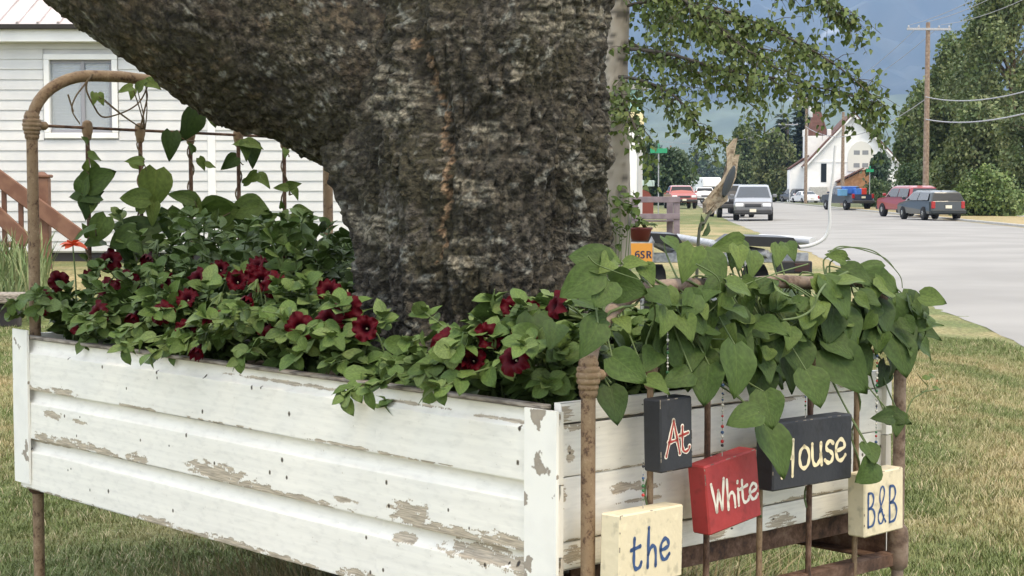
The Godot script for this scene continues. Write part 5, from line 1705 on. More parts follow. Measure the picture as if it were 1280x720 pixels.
func tree(called: String, label: String, pos: Vector3, height: float, radius: float, low: float, amount: int, col: Color, conifer := false, droop := 0.0, group := "", size := 1.0) -> Node3D:
	var t := thing(called, label, "shrub" if low <= 0.05 else "tree", pos, 0, group)
	var g := Geo.new()
	var tr := height * 0.018 + 0.05
	var c := curve([Vector3(0, -0.3, 0), Vector3(rng.randf_range(-0.2, 0.2), height * 0.4, rng.randf_range(-0.2, 0.2)), Vector3(0, height * 0.93, 0)], 6)
	g.tube(c, taper(c.size(), tr, 0.03), 8)
	var xs := []
	var cs := []
	var lobes := []
	if conifer:
		var y := low
		while y < height * 0.98:
			var q := (y - low) / (height - low)
			var r: float = radius * pow(1.0 - q, 0.85) * rng.randf_range(0.8, 1.15) + 0.15
			var arms := int(5 + r * 2.0)
			for k in arms:
				var a := TAU * (k + rng.randf()) / arms
				var d := Vector3(cos(a), 0, sin(a))
				var steps := int(r * 2.2) + 1
				for s in steps:
					var u := (s + rng.randf()) / steps
					xs.append(Vector3(0, y, 0) + d * r * u + Vector3(rng.randfn() * 0.12, -u * r * 0.28 + rng.randfn() * 0.1, rng.randfn() * 0.12))
			y += height * 0.028 + 0.12
	else:
		var n_l := 42
		for k in n_l:
			var q := rng.randf()
			var a := rng.randf() * TAU
			var prof: float = pow(sin(PI * clampf(0.12 + 0.86 * q, 0, 1)), 0.7)
			var rr: float = radius * prof * sqrt(rng.randf()) * 1.0
			lobes.append(Vector3(cos(a) * rr, lerpf(low, height * 0.94, q), sin(a) * rr))
		for l: Vector3 in lobes:
			var lr := radius * rng.randf_range(0.14, 0.36)
			if rng.randf() < 0.5:
				var m := Vector3(0, max(low * 0.6, l.y - l.length() * 0.25), 0)
				g.tube([m, m.lerp(l, 0.6) + Vector3(0, 0.2, 0), l], [tr * 0.35, tr * 0.2, 0.02], 5, false)
			for k in int(amount * 0.8) / n_l:
				var d := Vector3(rng.randfn(), rng.randfn(), rng.randfn()).normalized() * lr * pow(rng.randf(), 0.4)
				if droop > 0.0: d.y = d.y * 1.5 - rng.randf() * lr * droop
				var p := l + d
				p.y = max(p.y, low * 0.5 + 0.05)
				xs.append(p)
	part(t, "trunk", g, M.stem_brown if not called.begins_with("birch") else mk(lin(0.5, 0.47, 0.42), 0.8))
	var mm := MultiMesh.new()
	mm.transform_format = MultiMesh.TRANSFORM_3D
	mm.use_colors = true
	mm.mesh = needle_clump if conifer else clump
	mm.instance_count = xs.size()
	for k in xs.size():
		var b := Basis(Vector3(rng.randfn(), rng.randfn(), rng.randfn()).normalized(), rng.randf() * 1.2) * Basis(Vector3.UP, rng.randf() * TAU)
		if conifer: b = Basis(Vector3.UP, rng.randf() * TAU)
		mm.set_instance_transform(k, Transform3D(b.scaled(Vector3.ONE * rng.randf_range(0.8, 1.5) * size), xs[k]))
		var q := rng.randf_range(0.7, 1.3)
		mm.set_instance_color(k, Color(col.r * q * rng.randf_range(0.9, 1.15), col.g * q, col.b * q))
	var o := MultiMeshInstance3D.new()
	o.name = "crown"
	o.multimesh = mm
	o.material_override = M.tree_leaf
	o.set_meta("kind", "stuff")
	t.add_child(o, true)
	return t

func by_px(px: float, depth: float) -> Vector3:
	var p := at(px, 239, depth)
	p.y = land(p.x, p.z)
	return p

func high(py: float, depth: float, base: float) -> float:
	return at(640, py, depth).y - base

func trees() -> void:
	clumps()
	rng.seed = 23
	# [name, label, px, depth, top py, half width px, crown foot (share), amount, colour, conifer, droop]
	var list := [
		["leafy_tree", "tall drooping green tree at the photo's right edge behind the shrub", 1262, 106, -70, 72, 0.1, 3400, lin(0.155, 0.195, 0.08), false, 1.6],
		["leafy_tree", "broad green tree just right of the tall utility pole", 1196, 118, 42, 58, 0.1, 2800, lin(0.145, 0.185, 0.075), false, 1.5],
		["leafy_tree", "dark green tree behind the utility pole, left of the broad one", 1158, 132, 104, 36, 0.06, 2000, lin(0.125, 0.165, 0.07), false, 1.0],
		["leafy_tree", "lowest green tree between the church and the right hand trees", 1140, 225, 172, 22, 0.05, 1200, lin(0.1, 0.14, 0.06), false, 0.8],
		["leafy_tree", "pale green lower tree in front of the tall right hand trees", 1222, 100, 128, 48, 0.05, 2400, lin(0.15, 0.19, 0.08), false, 1.6],
		["leafy_tree", "green tree partly cut by the right edge, nearest the street", 1322, 92, 30, 62, 0.05, 2200, lin(0.155, 0.195, 0.08), false, 1.4],
		["leafy_tree", "slim loose tree in front of the white church gable", 1100, 152, 192, 12, 0.2, 170, lin(0.05, 0.085, 0.045), false, 0.3],
		["conifer_tree", "dark conifer standing behind the church's brown spire", 1004, 236, 96, 30, 0.05, 0, lin(0.03, 0.052, 0.03), true, 0.0],
		["conifer_tree", "dark slim conifer left of the church behind the poles", 978, 246, 138, 20, 0.05, 0, lin(0.035, 0.06, 0.034), true, 0.0],
		["leafy_tree", "yellowish green tree right of the grey minivan, beyond it", 968, 214, 168, 24, 0.08, 1300, lin(0.125, 0.155, 0.06), false, 0.6],
		["leafy_tree", "green tree behind the tan feather ornament", 930, 226, 160, 26, 0.08, 1300, lin(0.1, 0.135, 0.055), false, 0.6],
		["conifer_tree", "small pointed conifer above the tan feather ornament", 943, 260, 152, 10, 0.05, 0, lin(0.05, 0.075, 0.045), true, 0.0],
		["leafy_tree", "round green tree beyond the red pickup, left of the street", 836, 158, 190, 26, 0.06, 1400, lin(0.055, 0.09, 0.04), false, 0.5],
		["leafy_tree", "dark green tree behind the green street name sign", 812, 176, 182, 22, 0.06, 1200, lin(0.05, 0.085, 0.042), false, 0.5]]
	for e in list:
		var p := by_px(e[2], e[3])
		var h := high(e[4], e[3], p.y)
		tree(e[0], e[1], p, h, e[5] / FOCAL * e[3], h * e[6] + 0.2, e[7], e[8], e[9], e[10], "", clampf(e[3] / 100.0, 0.9, 1.8))
	for e in [["low_shrub", "rounded bright green shrub below the right hand trees", 1232, 88, 222, 42, 1100, lin(0.14, 0.2, 0.065)], ["low_shrub", "small green shrub beside the church's brown porch", 1094, 140, 226, 14, 420, lin(0.085, 0.13, 0.05)], ["low_shrub", "green shrub behind the red car left of the utility pole", 1136, 116, 208, 24, 800, lin(0.07, 0.115, 0.045)]]:
		var p := by_px(e[2], e[3])
		tree(e[0], e[1], p, high(e[4], e[3], p.y), e[5] / FOCAL * e[3], 0.03, e[6], e[7], false, 0.3, "", 0.8)
	# wooded belt far beyond the street
	rng.seed = 29
	for k in 14:
		var px := 800.0 + k * 24.0
		var dp := 420.0 + rng.randf_range(0, 180.0)
		var p := by_px(px, dp)
		p.y = -0.3
		tree("distant_tree", "one of the hazy trees closing the far end of the street", p, rng.randf_range(9, 15), rng.randf_range(4.0, 6.0), 0.6, 260, lin(0.05, 0.08, 0.045), false, 0.4, "hazy trees at the far end of the street", 4.0)

# ---------------------------------------------------------------- the birch whose leaves hang over the street
func birch() -> void:
	rng.seed = 52
	var dz := 11.6
	var b := at(768, 330, dz)
	b.y = land(b.x, b.z)
	var t := thing("birch_tree", "pale barked birch right of the thick trunk, leaves hanging over the street", "tree", b)
	var g := Geo.new()
	var pts := []
	for e in [[770, 250], [770, 180], [769, 120], [771, 60], [774, 0], [778, -80], [790, -200], [800, -330]]: pts.append(at(e[0], e[1], dz) - b)
	pts.push_front(Vector3(0.02, -0.05, 0))
	var c := curve(pts, 12)
	var f := FastNoiseLite.new(); f.frequency = 1.0; f.fractal_octaves = 3
	# pale bark with dark horizontal scars
	var seg := 40
	var e1 := Vector3(1, 0, 0)
	var first := 0
	for j in c.size():
		var r := lerpf(0.108, 0.055, float(j) / c.size())
		for k in seg + 1:
			var a := TAU * k / seg
			var d := Vector3(cos(a), 0, -sin(a))
			var p: Vector3 = c[j] + d * r
			var nz := f.get_noise_3d(p.x * 4.0, p.y * 26.0, p.z * 4.0)
			var n2 := f.get_noise_3d(p.x * 9.0 + 5.0, p.y * 9.0, p.z * 9.0)
			g.col = lin(0.26, 0.225, 0.18).lerp(lin(0.36, 0.32, 0.265), clampf(0.5 + n2, 0, 1))
			if nz > 0.27: g.col = lin(0.09, 0.075, 0.06)
			elif nz > 0.17: g.col = lin(0.22, 0.19, 0.15)
			g.vert(p + d * 0.006 * n2, d)
	g.smooth_grid(seg + 1, c.size(), 0)
	part(t, "trunk", g, M.vertex)
	# boughs and hanging twigs
	var xs := []
	var wood := Geo.new()
	wood.col = lin(0.07, 0.055, 0.045)
	var boughs := [
		[[772, 10, 11.6], [830, 0, 11.4], [900, 12, 11.2], [970, 40, 11.0], [1040, 78, 10.9], [1100, 128, 10.8]],
		[[768, 60, 11.6], [830, 66, 11.3], [900, 86, 11.1], [970, 98, 11.0], [1050, 116, 10.9], [1090, 130, 10.8]],
		[[766, 95, 11.6], [800, 100, 11.3], [840, 118, 11.1], [866, 146, 11.0], [880, 172, 10.9]],
		[[775, -40, 11.6], [860, -40, 11.4], [960, -24, 11.2], [1030, 0, 11.1], [1056, 12, 11.0]],
		[[770, 40, 11.6], [800, 60, 11.9], [850, 80, 12.2], [910, 110, 12.4], [950, 140, 12.5]],
		[[774, -20, 11.6], [820, 10, 12.0], [880, 40, 12.4], [950, 60, 12.6], [1010, 70, 12.7]],
		[[766, 110, 11.6], [776, 126, 11.3], [790, 150, 11.1], [800, 172, 11.0]],
		[[778, -60, 11.6], [830, -20, 11.2], [880, 20, 10.9], [930, 60, 10.8], [975, 88, 10.7]],
		[[776, -80, 11.6], [760, -120, 11.2], [800, -140, 10.8], [900, -120, 10.6]]]
	var bi := 0
	for bo in boughs:
		var bp := []
		for e in bo: bp.append(at(e[0], e[1], e[2]) - b)
		var cc := curve(bp, 8)
		wood.tube(cc, taper(cc.size(), 0.015, 0.003), 6)
		var n := cc.size()
		for k in range(3, n):
			var reps: int = 3 if k < n * 0.6 else 2
			for q in reps:
				if rng.randf() < (0.5 if bi == 2 or bi == 4 or bi == 6 else 0.2): continue
				var p: Vector3 = cc[k]
				var along: Vector3 = (cc[k] - cc[k - 1]).normalized()
				var d := (along * 0.7 + Vector3(rng.randfn() * 0.6, -0.3 + rng.randfn() * 0.55, rng.randfn() * 0.6)).normalized()
				var L := rng.randf_range(0.12, 0.36)
				var e := p + d * L + Vector3(0, -0.1 * L, 0)
				wood.tube([p, p.lerp(e, 0.5) + Vector3(0, 0.02, 0), e], [0.003, 0.002, 0.0012], 4, false)
				var cnt := int(L * 58)
				for s in cnt:
					var u := (s + 0.5) / cnt
					var w := p.lerp(e, u) + Vector3(rng.randfn(), rng.randfn(), rng.randfn()) * 0.028
					xs.append(w)
		bi += 1
	part(t, "branches", wood, M.vertex)
	var mm := MultiMesh.new()
	mm.transform_format = MultiMesh.TRANSFORM_3D
	mm.use_colors = true
	mm.mesh = leaves.birch
	mm.instance_count = xs.size()
	for k in xs.size():
		var tip := Vector3(rng.randfn() * 0.6, -0.8 + rng.randfn() * 0.35, rng.randfn() * 0.6).normalized()
		var nrm := Vector3(rng.randfn(), 0.5 + rng.randfn() * 0.5, rng.randfn())
		mm.set_instance_transform(k, Transform3D(leaf_basis(tip, nrm, rng.randf_range(0.034, 0.058)), xs[k]))
		var q := rng.randf_range(0.75, 1.25)
		var y := rng.randf()
		mm.set_instance_color(k, Color(0.075 * q + 0.05 * y, 0.115 * q + 0.045 * y, 0.036 * q))
	var o := MultiMeshInstance3D.new()
	o.name = "crown"
	o.multimesh = mm
	o.material_override = M.tree_leaf
	o.set_meta("kind", "stuff")
	t.add_child(o, true)
	# leafy sprouts low on the trunk
	var sp := thing("leafy_sprout", "bright yellow green sprouts at the pale birch's foot", "plant", b)
	var gs := Geo.new()
	var k2 := 0
	for e in [[752, 240], [762, 246], [775, 240], [786, 246], [757, 262], [770, 268], [760, 290], [778, 285], [792, 238], [748, 300]]:
		var w := at(e[0], e[1], dz - 0.2) - b
		var c3 := curve([Vector3(0.02 * k2 - 0.1, 0.0, 0.14), Vector3(w.x * 0.7, w.y * 0.6, 0.2), w], 5)
		gs.tube(c3, taper(c3.size(), 0.005, 0.002), 5)
		for q in 9:
			var p: Vector3 = c3[c3.size() - 1 - q / 3] + Vector3(rng.randfn(), rng.randfn(), rng.randfn()) * 0.03
			part(sp, "leaf", leaves.petunia[q % 4], M.bean[4], Transform3D(leaf_basis(Vector3(rng.randfn(), rng.randfn() * 0.6, rng.randfn()), Vector3(0, 1, 0.4), rng.randf_range(0.05, 0.075)), p))
		k2 += 1
	part(sp, "stem", gs, M.stem)
	# red pot with a pale trailing plant in front of the number plate
	var pp := at(800, 292, 11.9)
	var pot := thing("flower_pot", "dark red pot of pale green leaves above the orange plate", "pot", pp)
	g = Geo.new()
	g.lathe([Vector2(0.0, -0.05), Vector2(0.06, -0.05), Vector2(0.085, 0.03), Vector2(0.092, 0.03), Vector2(0.092, 0.045), Vector2(0.08, 0.045), Vector2(0.075, 0.03), Vector2(0.0, 0.03)], 20)
	part(pot, "pot", g, mk(lin(0.13, 0.02, 0.016), 0.5))
	g = Geo.new()
	g.tube([Vector3(-0.11, -pp.y + land(pp.x, pp.z), 0), Vector3(-0.11, 0.0, 0), Vector3(-0.1, 0.035, 0), Vector3(-0.09, 0.04, 0)], [0.008, 0.008, 0.008, 0.008], 8)
	part(pot, "hook_stand", g, M.black_plastic)
	for q in 46:
		var a := rng.randf() * TAU
		var p := Vector3(cos(a) * rng.randf() * 0.09, 0.05 + rng.randf() * 0.05, sin(a) * rng.randf() * 0.09)
		part(pot, "leaf", leaves.petunia[q % 4], M.bean[4], Transform3D(leaf_basis(Vector3(cos(a), rng.randfn() * 0.6, sin(a)), Vector3(0, 1, 0.3), rng.randf_range(0.03, 0.06)), p))

# ---------------------------------------------------------------- boat trailer behind the bed
func trailer() -> void:
	var z := 13.2
	var p := by_px(900, z)
	var t := thing("boat_trailer", "galvanised boat trailer with black mudguards and white guide pole", "trailer", p)
	var L := func(px: float, py: float, d: float) -> Vector3: return at(px, py, d) - p
	var g := Geo.new()
	# frame: rear cross member and two rails running away
	var a: Vector3 = L.call(800, 322, z); var b: Vector3 = L.call(1010, 322, z)
	g.box((a + b) / 2, Vector3(b.x - a.x, 0.08, 0.05), 0.005)
	part(t, "rear_beam", g, M.galv)
	for s in [[846, 890], [955, 905]]:
		g = Geo.new()
		var q0: Vector3 = L.call(s[0], 318, z)
		var q1: Vector3 = q0 + Vector3((s[1] - s[0]) / FOCAL * 14.0, 0.03, -3.6)
		g.tube([q0, q0.lerp(q1, 0.5), q1], [0.045, 0.045, 0.045], 4)
		part(t, "frame_rail", g, M.galv)
	for s in [[[812, 300], [862, 325]], [[960, 318], [890, 306]], [[930, 330], [870, 322]]]:
		g = Geo.new()
		var q0: Vector3 = L.call(s[0][0], s[0][1], z - 0.1); var q1: Vector3 = L.call(s[1][0], s[1][1], z + 0.3)
		g.tube([q0, q0.lerp(q1, 0.5), q1], [0.035, 0.035, 0.035], 4)
		part(t, "brace", g, M.galv)
	# mudguards: folded plate with sloping ends, and the wheels under them
	for s in [[784, 850, 291], [897, 992, 295]]:
		var c: Vector3 = L.call((s[0] + s[1]) / 2.0, s[2], z + 0.25)
		var w: float = (s[1] - s[0]) / FOCAL * (z + 0.25)
		g = Geo.new()
		var poly := PackedVector2Array([Vector2(-w / 2, -0.06), Vector2(w / 2, -0.09), Vector2(w / 2 - 0.06, -0.005), Vector2(-w / 2 + 0.1, 0.01)])
		g.prism(poly, -0.35, 0.35)
		part(t, "mudguard", g, M.black_plastic, Transform3D(Basis(), c))
		g = Geo.new()
		var wy: float = 0.3
		var wc := Vector3(c.x, wy, c.z)
		g.tube([wc + Vector3(-0.09, 0, 0), wc + Vector3(-0.07, 0, 0), wc + Vector3(0.07, 0, 0), wc + Vector3(0.09, 0, 0)], [0.25, 0.29, 0.29, 0.25], 24)
		var wh := part(t, "wheel", g, M.tyre)
		g = Geo.new()
		g.tube([wc + Vector3(-0.093, 0, 0), wc + Vector3(0, 0, 0), wc + Vector3(0.093, 0, 0)], [0.16, 0.16, 0.16], 20)
		part(wh, "rim", g, M.galv)
	g = Geo.new()
	var ax0: Vector3 = L.call(800, 300, z + 0.25); var ax1: Vector3 = L.call(990, 300, z + 0.25)
	g.tube([Vector3(ax0.x, 0.3, ax0.z), Vector3(0, 0.3, ax0.z), Vector3(ax1.x, 0.3, ax1.z)], [0.03, 0.03, 0.03], 8)
	part(t, "axle", g, M.galv)
	# dark lamp box at the right corner
	g = Geo.new()
	var lb: Vector3 = L.call(992, 334, z - 0.1)
	g.box(lb, Vector3(44.0 / FOCAL * z, 0.1, 0.09), 0.008)
	part(t, "lamp_box", g, M.black_plastic)
	g = Geo.new()
	g.box(lb + Vector3(0.06, 0, 0.047), Vector3(0.12, 0.07, 0.008), 0.003)
	part(t, "lamp_lens", g, mk(lin(0.03, 0.006, 0.006), 0.3))
	# bent white guide pole with its thicker sleeve
	var pts := []
	for e in [[1044, 182], [1041, 220], [1037, 255], [1037, 280], [1031, 297], [1016, 306], [998, 309]]: pts.append(L.call(e[0], e[1], z - 0.05))
	var cc := curve(pts, 6)
	g = Geo.new()
	g.tube(cc, taper(cc.size(), 0.01, 0.016), 12)
	part(t, "guide_pole", g, M.white_plastic)
	g = Geo.new()
	var s0: Vector3 = L.call(950, 297, z + 0.9); var s1: Vector3 = L.call(1016, 302, z + 0.05)
	g.tube([s0, s0.lerp(s1, 0.5), s1], [0.03, 0.035, 0.035], 14)
	part(t, "sleeve", g, M.white_plastic)
	# orange number plate
	var pc: Vector3 = L.call(792, 316, z - 0.12)
	g = Geo.new()
	g.box(Vector3(0, 0, 0), Vector3(0.30, 0.152, 0.004), 0.001)
	var plate := part(t, "number_plate", g, mk(lin(0.75, 0.33, 0.05), 0.4), Transform3D(Basis(), pc))
	var font := SystemFont.new()
	font.font_names = PackedStringArray(["Droid Sans"])
	font.font_weight = 700
	var tm := TextMesh.new()
	tm.text = "6SR"
	tm.font = font
	tm.font_size = 64
	tm.pixel_size = 0.00128
	tm.depth = 0.002
	part(plate, "plate_number", tm, mk(lin(0.02, 0.03, 0.08), 0.5), Transform3D(Basis(), Vector3(0.076, -0.016, 0.003)))
	g = Geo.new()
	g.box(pc + Vector3(0, 0, -0.012), Vector3(0.32, 0.17, 0.012), 0.002)
	g.tube([pc + Vector3(0, -0.02, -0.02), Vector3(pc.x + 0.1, (pc.y + a.y) / 2, a.z), Vector3(pc.x + 0.12, a.y, a.z - 0.02)], [0.012, 0.012, 0.012], 6)
	part(t, "plate_bracket", g, M.galv)

# ---------------------------------------------------------------- mauve bench on the verge
func bench() -> void:
	var z := 42.0
	var p := by_px(818, z)
	var t := thing("wooden_bench", "mauve painted wooden bench on the dry lawn", "bench", p)
	var m := tri_mat(noise_tex(0.03, [lin(0.16, 0.13, 0.15), lin(0.2, 0.165, 0.185)], [0.3, 0.7], 128), 1.0, 0.7)
	var y1 := at(640, 249.5, z).y - p.y
	var y2 := at(640, 270.5, z).y - p.y
	var x0 := at(786, 250, z).x - p.x
	var x1 := at(850, 250, z).x - p.x
	for e in [[y1, 0.15], [y2, 0.14]]:
		var g := Geo.new()
		g.box(Vector3((x0 + x1) / 2, e[0], 0), Vector3(x1 - x0, e[1], 0.05), 0.008)
		part(t, "back_rail", g, m)
	for e in [[x1 - 0.08, -0.05, y1 + 0.05], [x0 + 0.08, -0.05, y1 + 0.05], [x1 - 0.2, -0.6, y1 - 0.02], [x0 + 0.2, -0.6, y1 - 0.02]]:
		var g := Geo.new()
		g.box(Vector3(e[0], e[2] / 2, e[1]), Vector3(0.16, e[2], 0.09), 0.008)
		part(t, "leg", g, m)
	for k in 3:
		var g := Geo.new()
		g.box(Vector3((x0 + x1) / 2, y2 - 0.12, -0.18 - k * 0.15), Vector3(x1 - x0 - 0.1, 0.04, 0.13), 0.006)
		part(t, "seat_slat", g, m)

# ---------------------------------------------------------------- church
func church() -> void:
	var z := 195.0
	var k := z / FOCAL
	var p := by_px(1066, z)
	p.y = -0.2
	var t := thing("white_church", "white gabled church with brown spire at the far side of the street", "church", p, -0.12)
	var y := func(py: float) -> float: return at(640, py, z).y - p.y
	var w := 56.0 * k
	var eave: float = y.call(203)
	var peak: float = y.call(142)
	var wm := tri_mat(noise_tex(0.02, [lin(0.74, 0.74, 0.73), lin(0.82, 0.82, 0.8)], [0.2, 0.8], 128), 0.3, 0.7)
	var brown := tri_mat(noise_tex(0.04, [lin(0.1, 0.048, 0.038), lin(0.14, 0.07, 0.056)], [0.3, 0.7], 128), 0.4, 0.9)
	var g := Geo.new()
	g.prism(PackedVector2Array([Vector2(-w, -0.5), Vector2(w, -0.5), Vector2(w, eave), Vector2(0, peak - 0.2), Vector2(-w, eave)]), -16.0, 0.0)
	part(t, "nave", g, wm)
	for s: float in [-1.0, 1.0]:
		g = Geo.new()
		var a := Vector2(s * (w + 0.5), eave - 0.55); var b := Vector2(0, peak)
		var d := b - a
		g.box(Vector3((a.x + b.x) / 2, (a.y + b.y) / 2 + 0.12, -7.85), Vector3(d.length() + 0.1, 0.16, 16.8), 0.02, Basis(Vector3.BACK, atan2(d.y, d.x)))
		part(t, "roof", g, brown)
		g = Geo.new()
		g.box(Vector3((a.x + b.x) / 2, (a.y + b.y) / 2 - 0.08, 0.5), Vector3(d.length(), 0.3, 0.06), 0.02, Basis(Vector3.BACK, atan2(d.y, d.x)))
		part(t, "barge_board", g, wm)
	# string course, pointed window, vents
	g = Geo.new()
	g.box(Vector3(-w * 0.3, eave + 0.1, 0.04), Vector3(w * 1.3, 0.22, 0.08), 0.01)
	part(t, "string_course", g, wm)
	var arch := PackedVector2Array()
	var aw := 1.55
	var ay: float = y.call(197)
	for j in 9:
		var a := PI * j / 8.0
		arch.append(Vector2(cos(a) * aw + 0.9, ay + sin(a) * aw * 1.25))
	arch.append(Vector2(0.9 - aw, ay - 1.6)); arch.append(Vector2(0.9 + aw, ay - 1.6))
	if Geometry2D.is_polygon_clockwise(arch): arch.reverse()
	g = Geo.new()
	g.prism(arch, 0.0, 0.12)
	var win := part(t, "window", g, mk(lin(0.62, 0.61, 0.56), 0.7))
	for e in [[0.4, 0.6, 0.7, 0.5], [1.4, 0.6, 0.7, 0.5], [0.4, -0.9, 0.7, 0.5], [1.4, -0.9, 0.7, 0.5]]:
		g = Geo.new()
		g.box(Vector3(e[0], ay + e[1], 0.13), Vector3(e[2], e[3], 0.04), 0.01)
		part(win, "pane", g, mk(lin(0.2, 0.21, 0.22), 0.15))
	# square tower with brown spire and white corner pinnacles
	var tx: float = (1024 - 1066) * k
	var tw := 33.0 * k
	var tt: float = y.call(168)
	g = Geo.new()
	g.box(Vector3(tx, tt / 2 - 0.2, -4.6), Vector3(tw, tt + 0.3, tw), 0.03)
	var tower := part(t, "tower", g, wm)
	g = Geo.new()
	var top: float = y.call(128)
	var hw := tw * 0.42
	var ht := tw * 0.07
	var cz := -4.6
	for j in 4:
		var c0 := Vector3([-1, 1, 1, -1][j], 0, [1, 1, -1, -1][j])
		var c1 := Vector3([-1, 1, 1, -1][(j + 1) % 4], 0, [1, 1, -1, -1][(j + 1) % 4])
		var o := Vector3(tx, 0, cz)
		g.quad(o + c0 * hw + Vector3(0, tt, 0), o + c1 * hw + Vector3(0, tt, 0), o + c1 * ht + Vector3(0, top, 0), o + c0 * ht + Vector3(0, top, 0))
	g.box(Vector3(tx, top + 0.03, cz), Vector3(ht * 2, 0.08, ht * 2))
	part(tower, "spire", g, brown)
	for sx: float in [-1, 1]:
		for sz: float in [-1, 1]:
			g = Geo.new()
			g.box(Vector3(tx + sx * tw * 0.44, tt + 0.35, cz + sz * tw * 0.44), Vector3(0.5, 0.8, 0.5), 0.05)
			part(tower, "pinnacle", g, wm)
	g = Geo.new()
	g.box(Vector3((1030 - 1066) * k, y.call(216), 0.02), Vector3(0.65, 2.2, 0.08), 0.01)
	part(t, "window", g, M.glass)
	g = Geo.new()
	g.box(Vector3(tx - 0.1, y.call(240), 0.9), Vector3(2.0, 1.2, 1.6), 0.03)
	part(t, "entrance_steps", g, M.concrete)
	# brown lean-to porch
	g = Geo.new()
	var b0: float = y.call(233); var b1: float = y.call(212)
	g.prism(PackedVector2Array([Vector2(-1.9, -0.3), Vector2(2.2, -0.3), Vector2(2.2, b1), Vector2(1.2, b1), Vector2(-1.9, b0 + 0.4)]), 0.1, 2.4)
	part(t, "porch", g, tri_mat(noise_tex(0.03, [lin(0.25, 0.12, 0.05), lin(0.33, 0.17, 0.08)], [0.3, 0.7], 128), 0.5, 0.8))
	g = Geo.new()
	g.box(Vector3(-0.5, (b0 + b1) / 2 + 0.35, 1.3), Vector3(3.5, 0.12, 2.8), 0.01, Basis(Vector3.BACK, atan2(b1 - b0 - 0.4, 3.1)))
	part(t, "porch_roof", g, brown)
	# small annexe at the left
	var ax: float = (1002 - 1066) * k
	g = Geo.new()
	g.prism(PackedVector2Array([Vector2(ax - 1.2, -0.3), Vector2(ax + 1.0, -0.3), Vector2(ax + 1.0, y.call(196)), Vector2(ax - 1.2, y.call(212))]), -9.0, -3.0)
	part(t, "annexe", g, wm)
	g = Geo.new()
	g.box(Vector3(ax - 0.1, (y.call(196) + y.call(212)) / 2 + 0.2, -6.0), Vector3(2.8, 0.15, 6.4), 0.01, Basis(Vector3.BACK, 0.6))
	part(t, "annexe_roof", g, brown)

# ---------------------------------------------------------------- white building at the left of the street
func white_building() -> void:
	var z := 72.0
	var p := by_px(803, z)
	var t := thing("shop_building", "white building with teal upper wall behind the pale birch", "building", p, 0.06)
	var y := func(py: float) -> float: return at(640, py, z).y - p.y
	var g := Geo.new()
	var w1: float = y.call(156)
	g.box(Vector3(-4.5, w1 / 2 - 0.2, -4.0), Vector3(9.0, w1 + 0.4, 8.0), 0.02)
	part(t, "wall", g, M.trim)
	g = Geo.new()
	g.box(Vector3(-4.5, (w1 + y.call(140)) / 2, -4.0), Vector3(9.1, y.call(140) - w1 - 0.02, 8.1), 0.02)
	part(t, "cream_band", g, mk(lin(0.7, 0.62, 0.38), 0.7))
	g = Geo.new()
	g.box(Vector3(-4.55, (y.call(139) + y.call(112)) / 2, -4.0), Vector3(9.0, y.call(112) - y.call(139), 8.0), 0.02)
	part(t, "upper_wall", g, mk(lin(0.35, 0.58, 0.58), 0.7))
	g = Geo.new()
	g.box(Vector3(-0.12, w1 / 2, 0.03), Vector3(0.2, w1, 0.06), 0.01)
	part(t, "corner_trim", g, mk(lin(0.45, 0.45, 0.45), 0.7))
	g = Geo.new()
	g.box(Vector3(-4.5, y.call(112) + 0.1, -4.0), Vector3(9.5, 0.2, 8.6), 0.02)
	part(t, "roof", g, mk(lin(0.3, 0.3, 0.3), 0.8))
	# small dark red shed further on
	var zs := 92.0
	var ps := by_px(809, zs)
	var s := thing("garden_shed", "small dark red shed with pale roof beside the white building", "shed", ps)
	g = Geo.new()
	g.prism(PackedVector2Array([Vector2(-0.9, -0.2), Vector2(0.35, -0.2), Vector2(0.35, 0.9), Vector2(0.1, 1.3), Vector2(-0.9, 1.7)]), -1.5, 0.0)
	part(s, "wall", g, mk(lin(0.2, 0.05, 0.035), 0.8))
	g = Geo.new()
	g.box(Vector3(-0.3, 1.78, -0.75), Vector3(1.4, 0.35, 1.7), 0.03)
	part(s, "roof", g, mk(lin(0.4, 0.5, 0.47), 0.7))

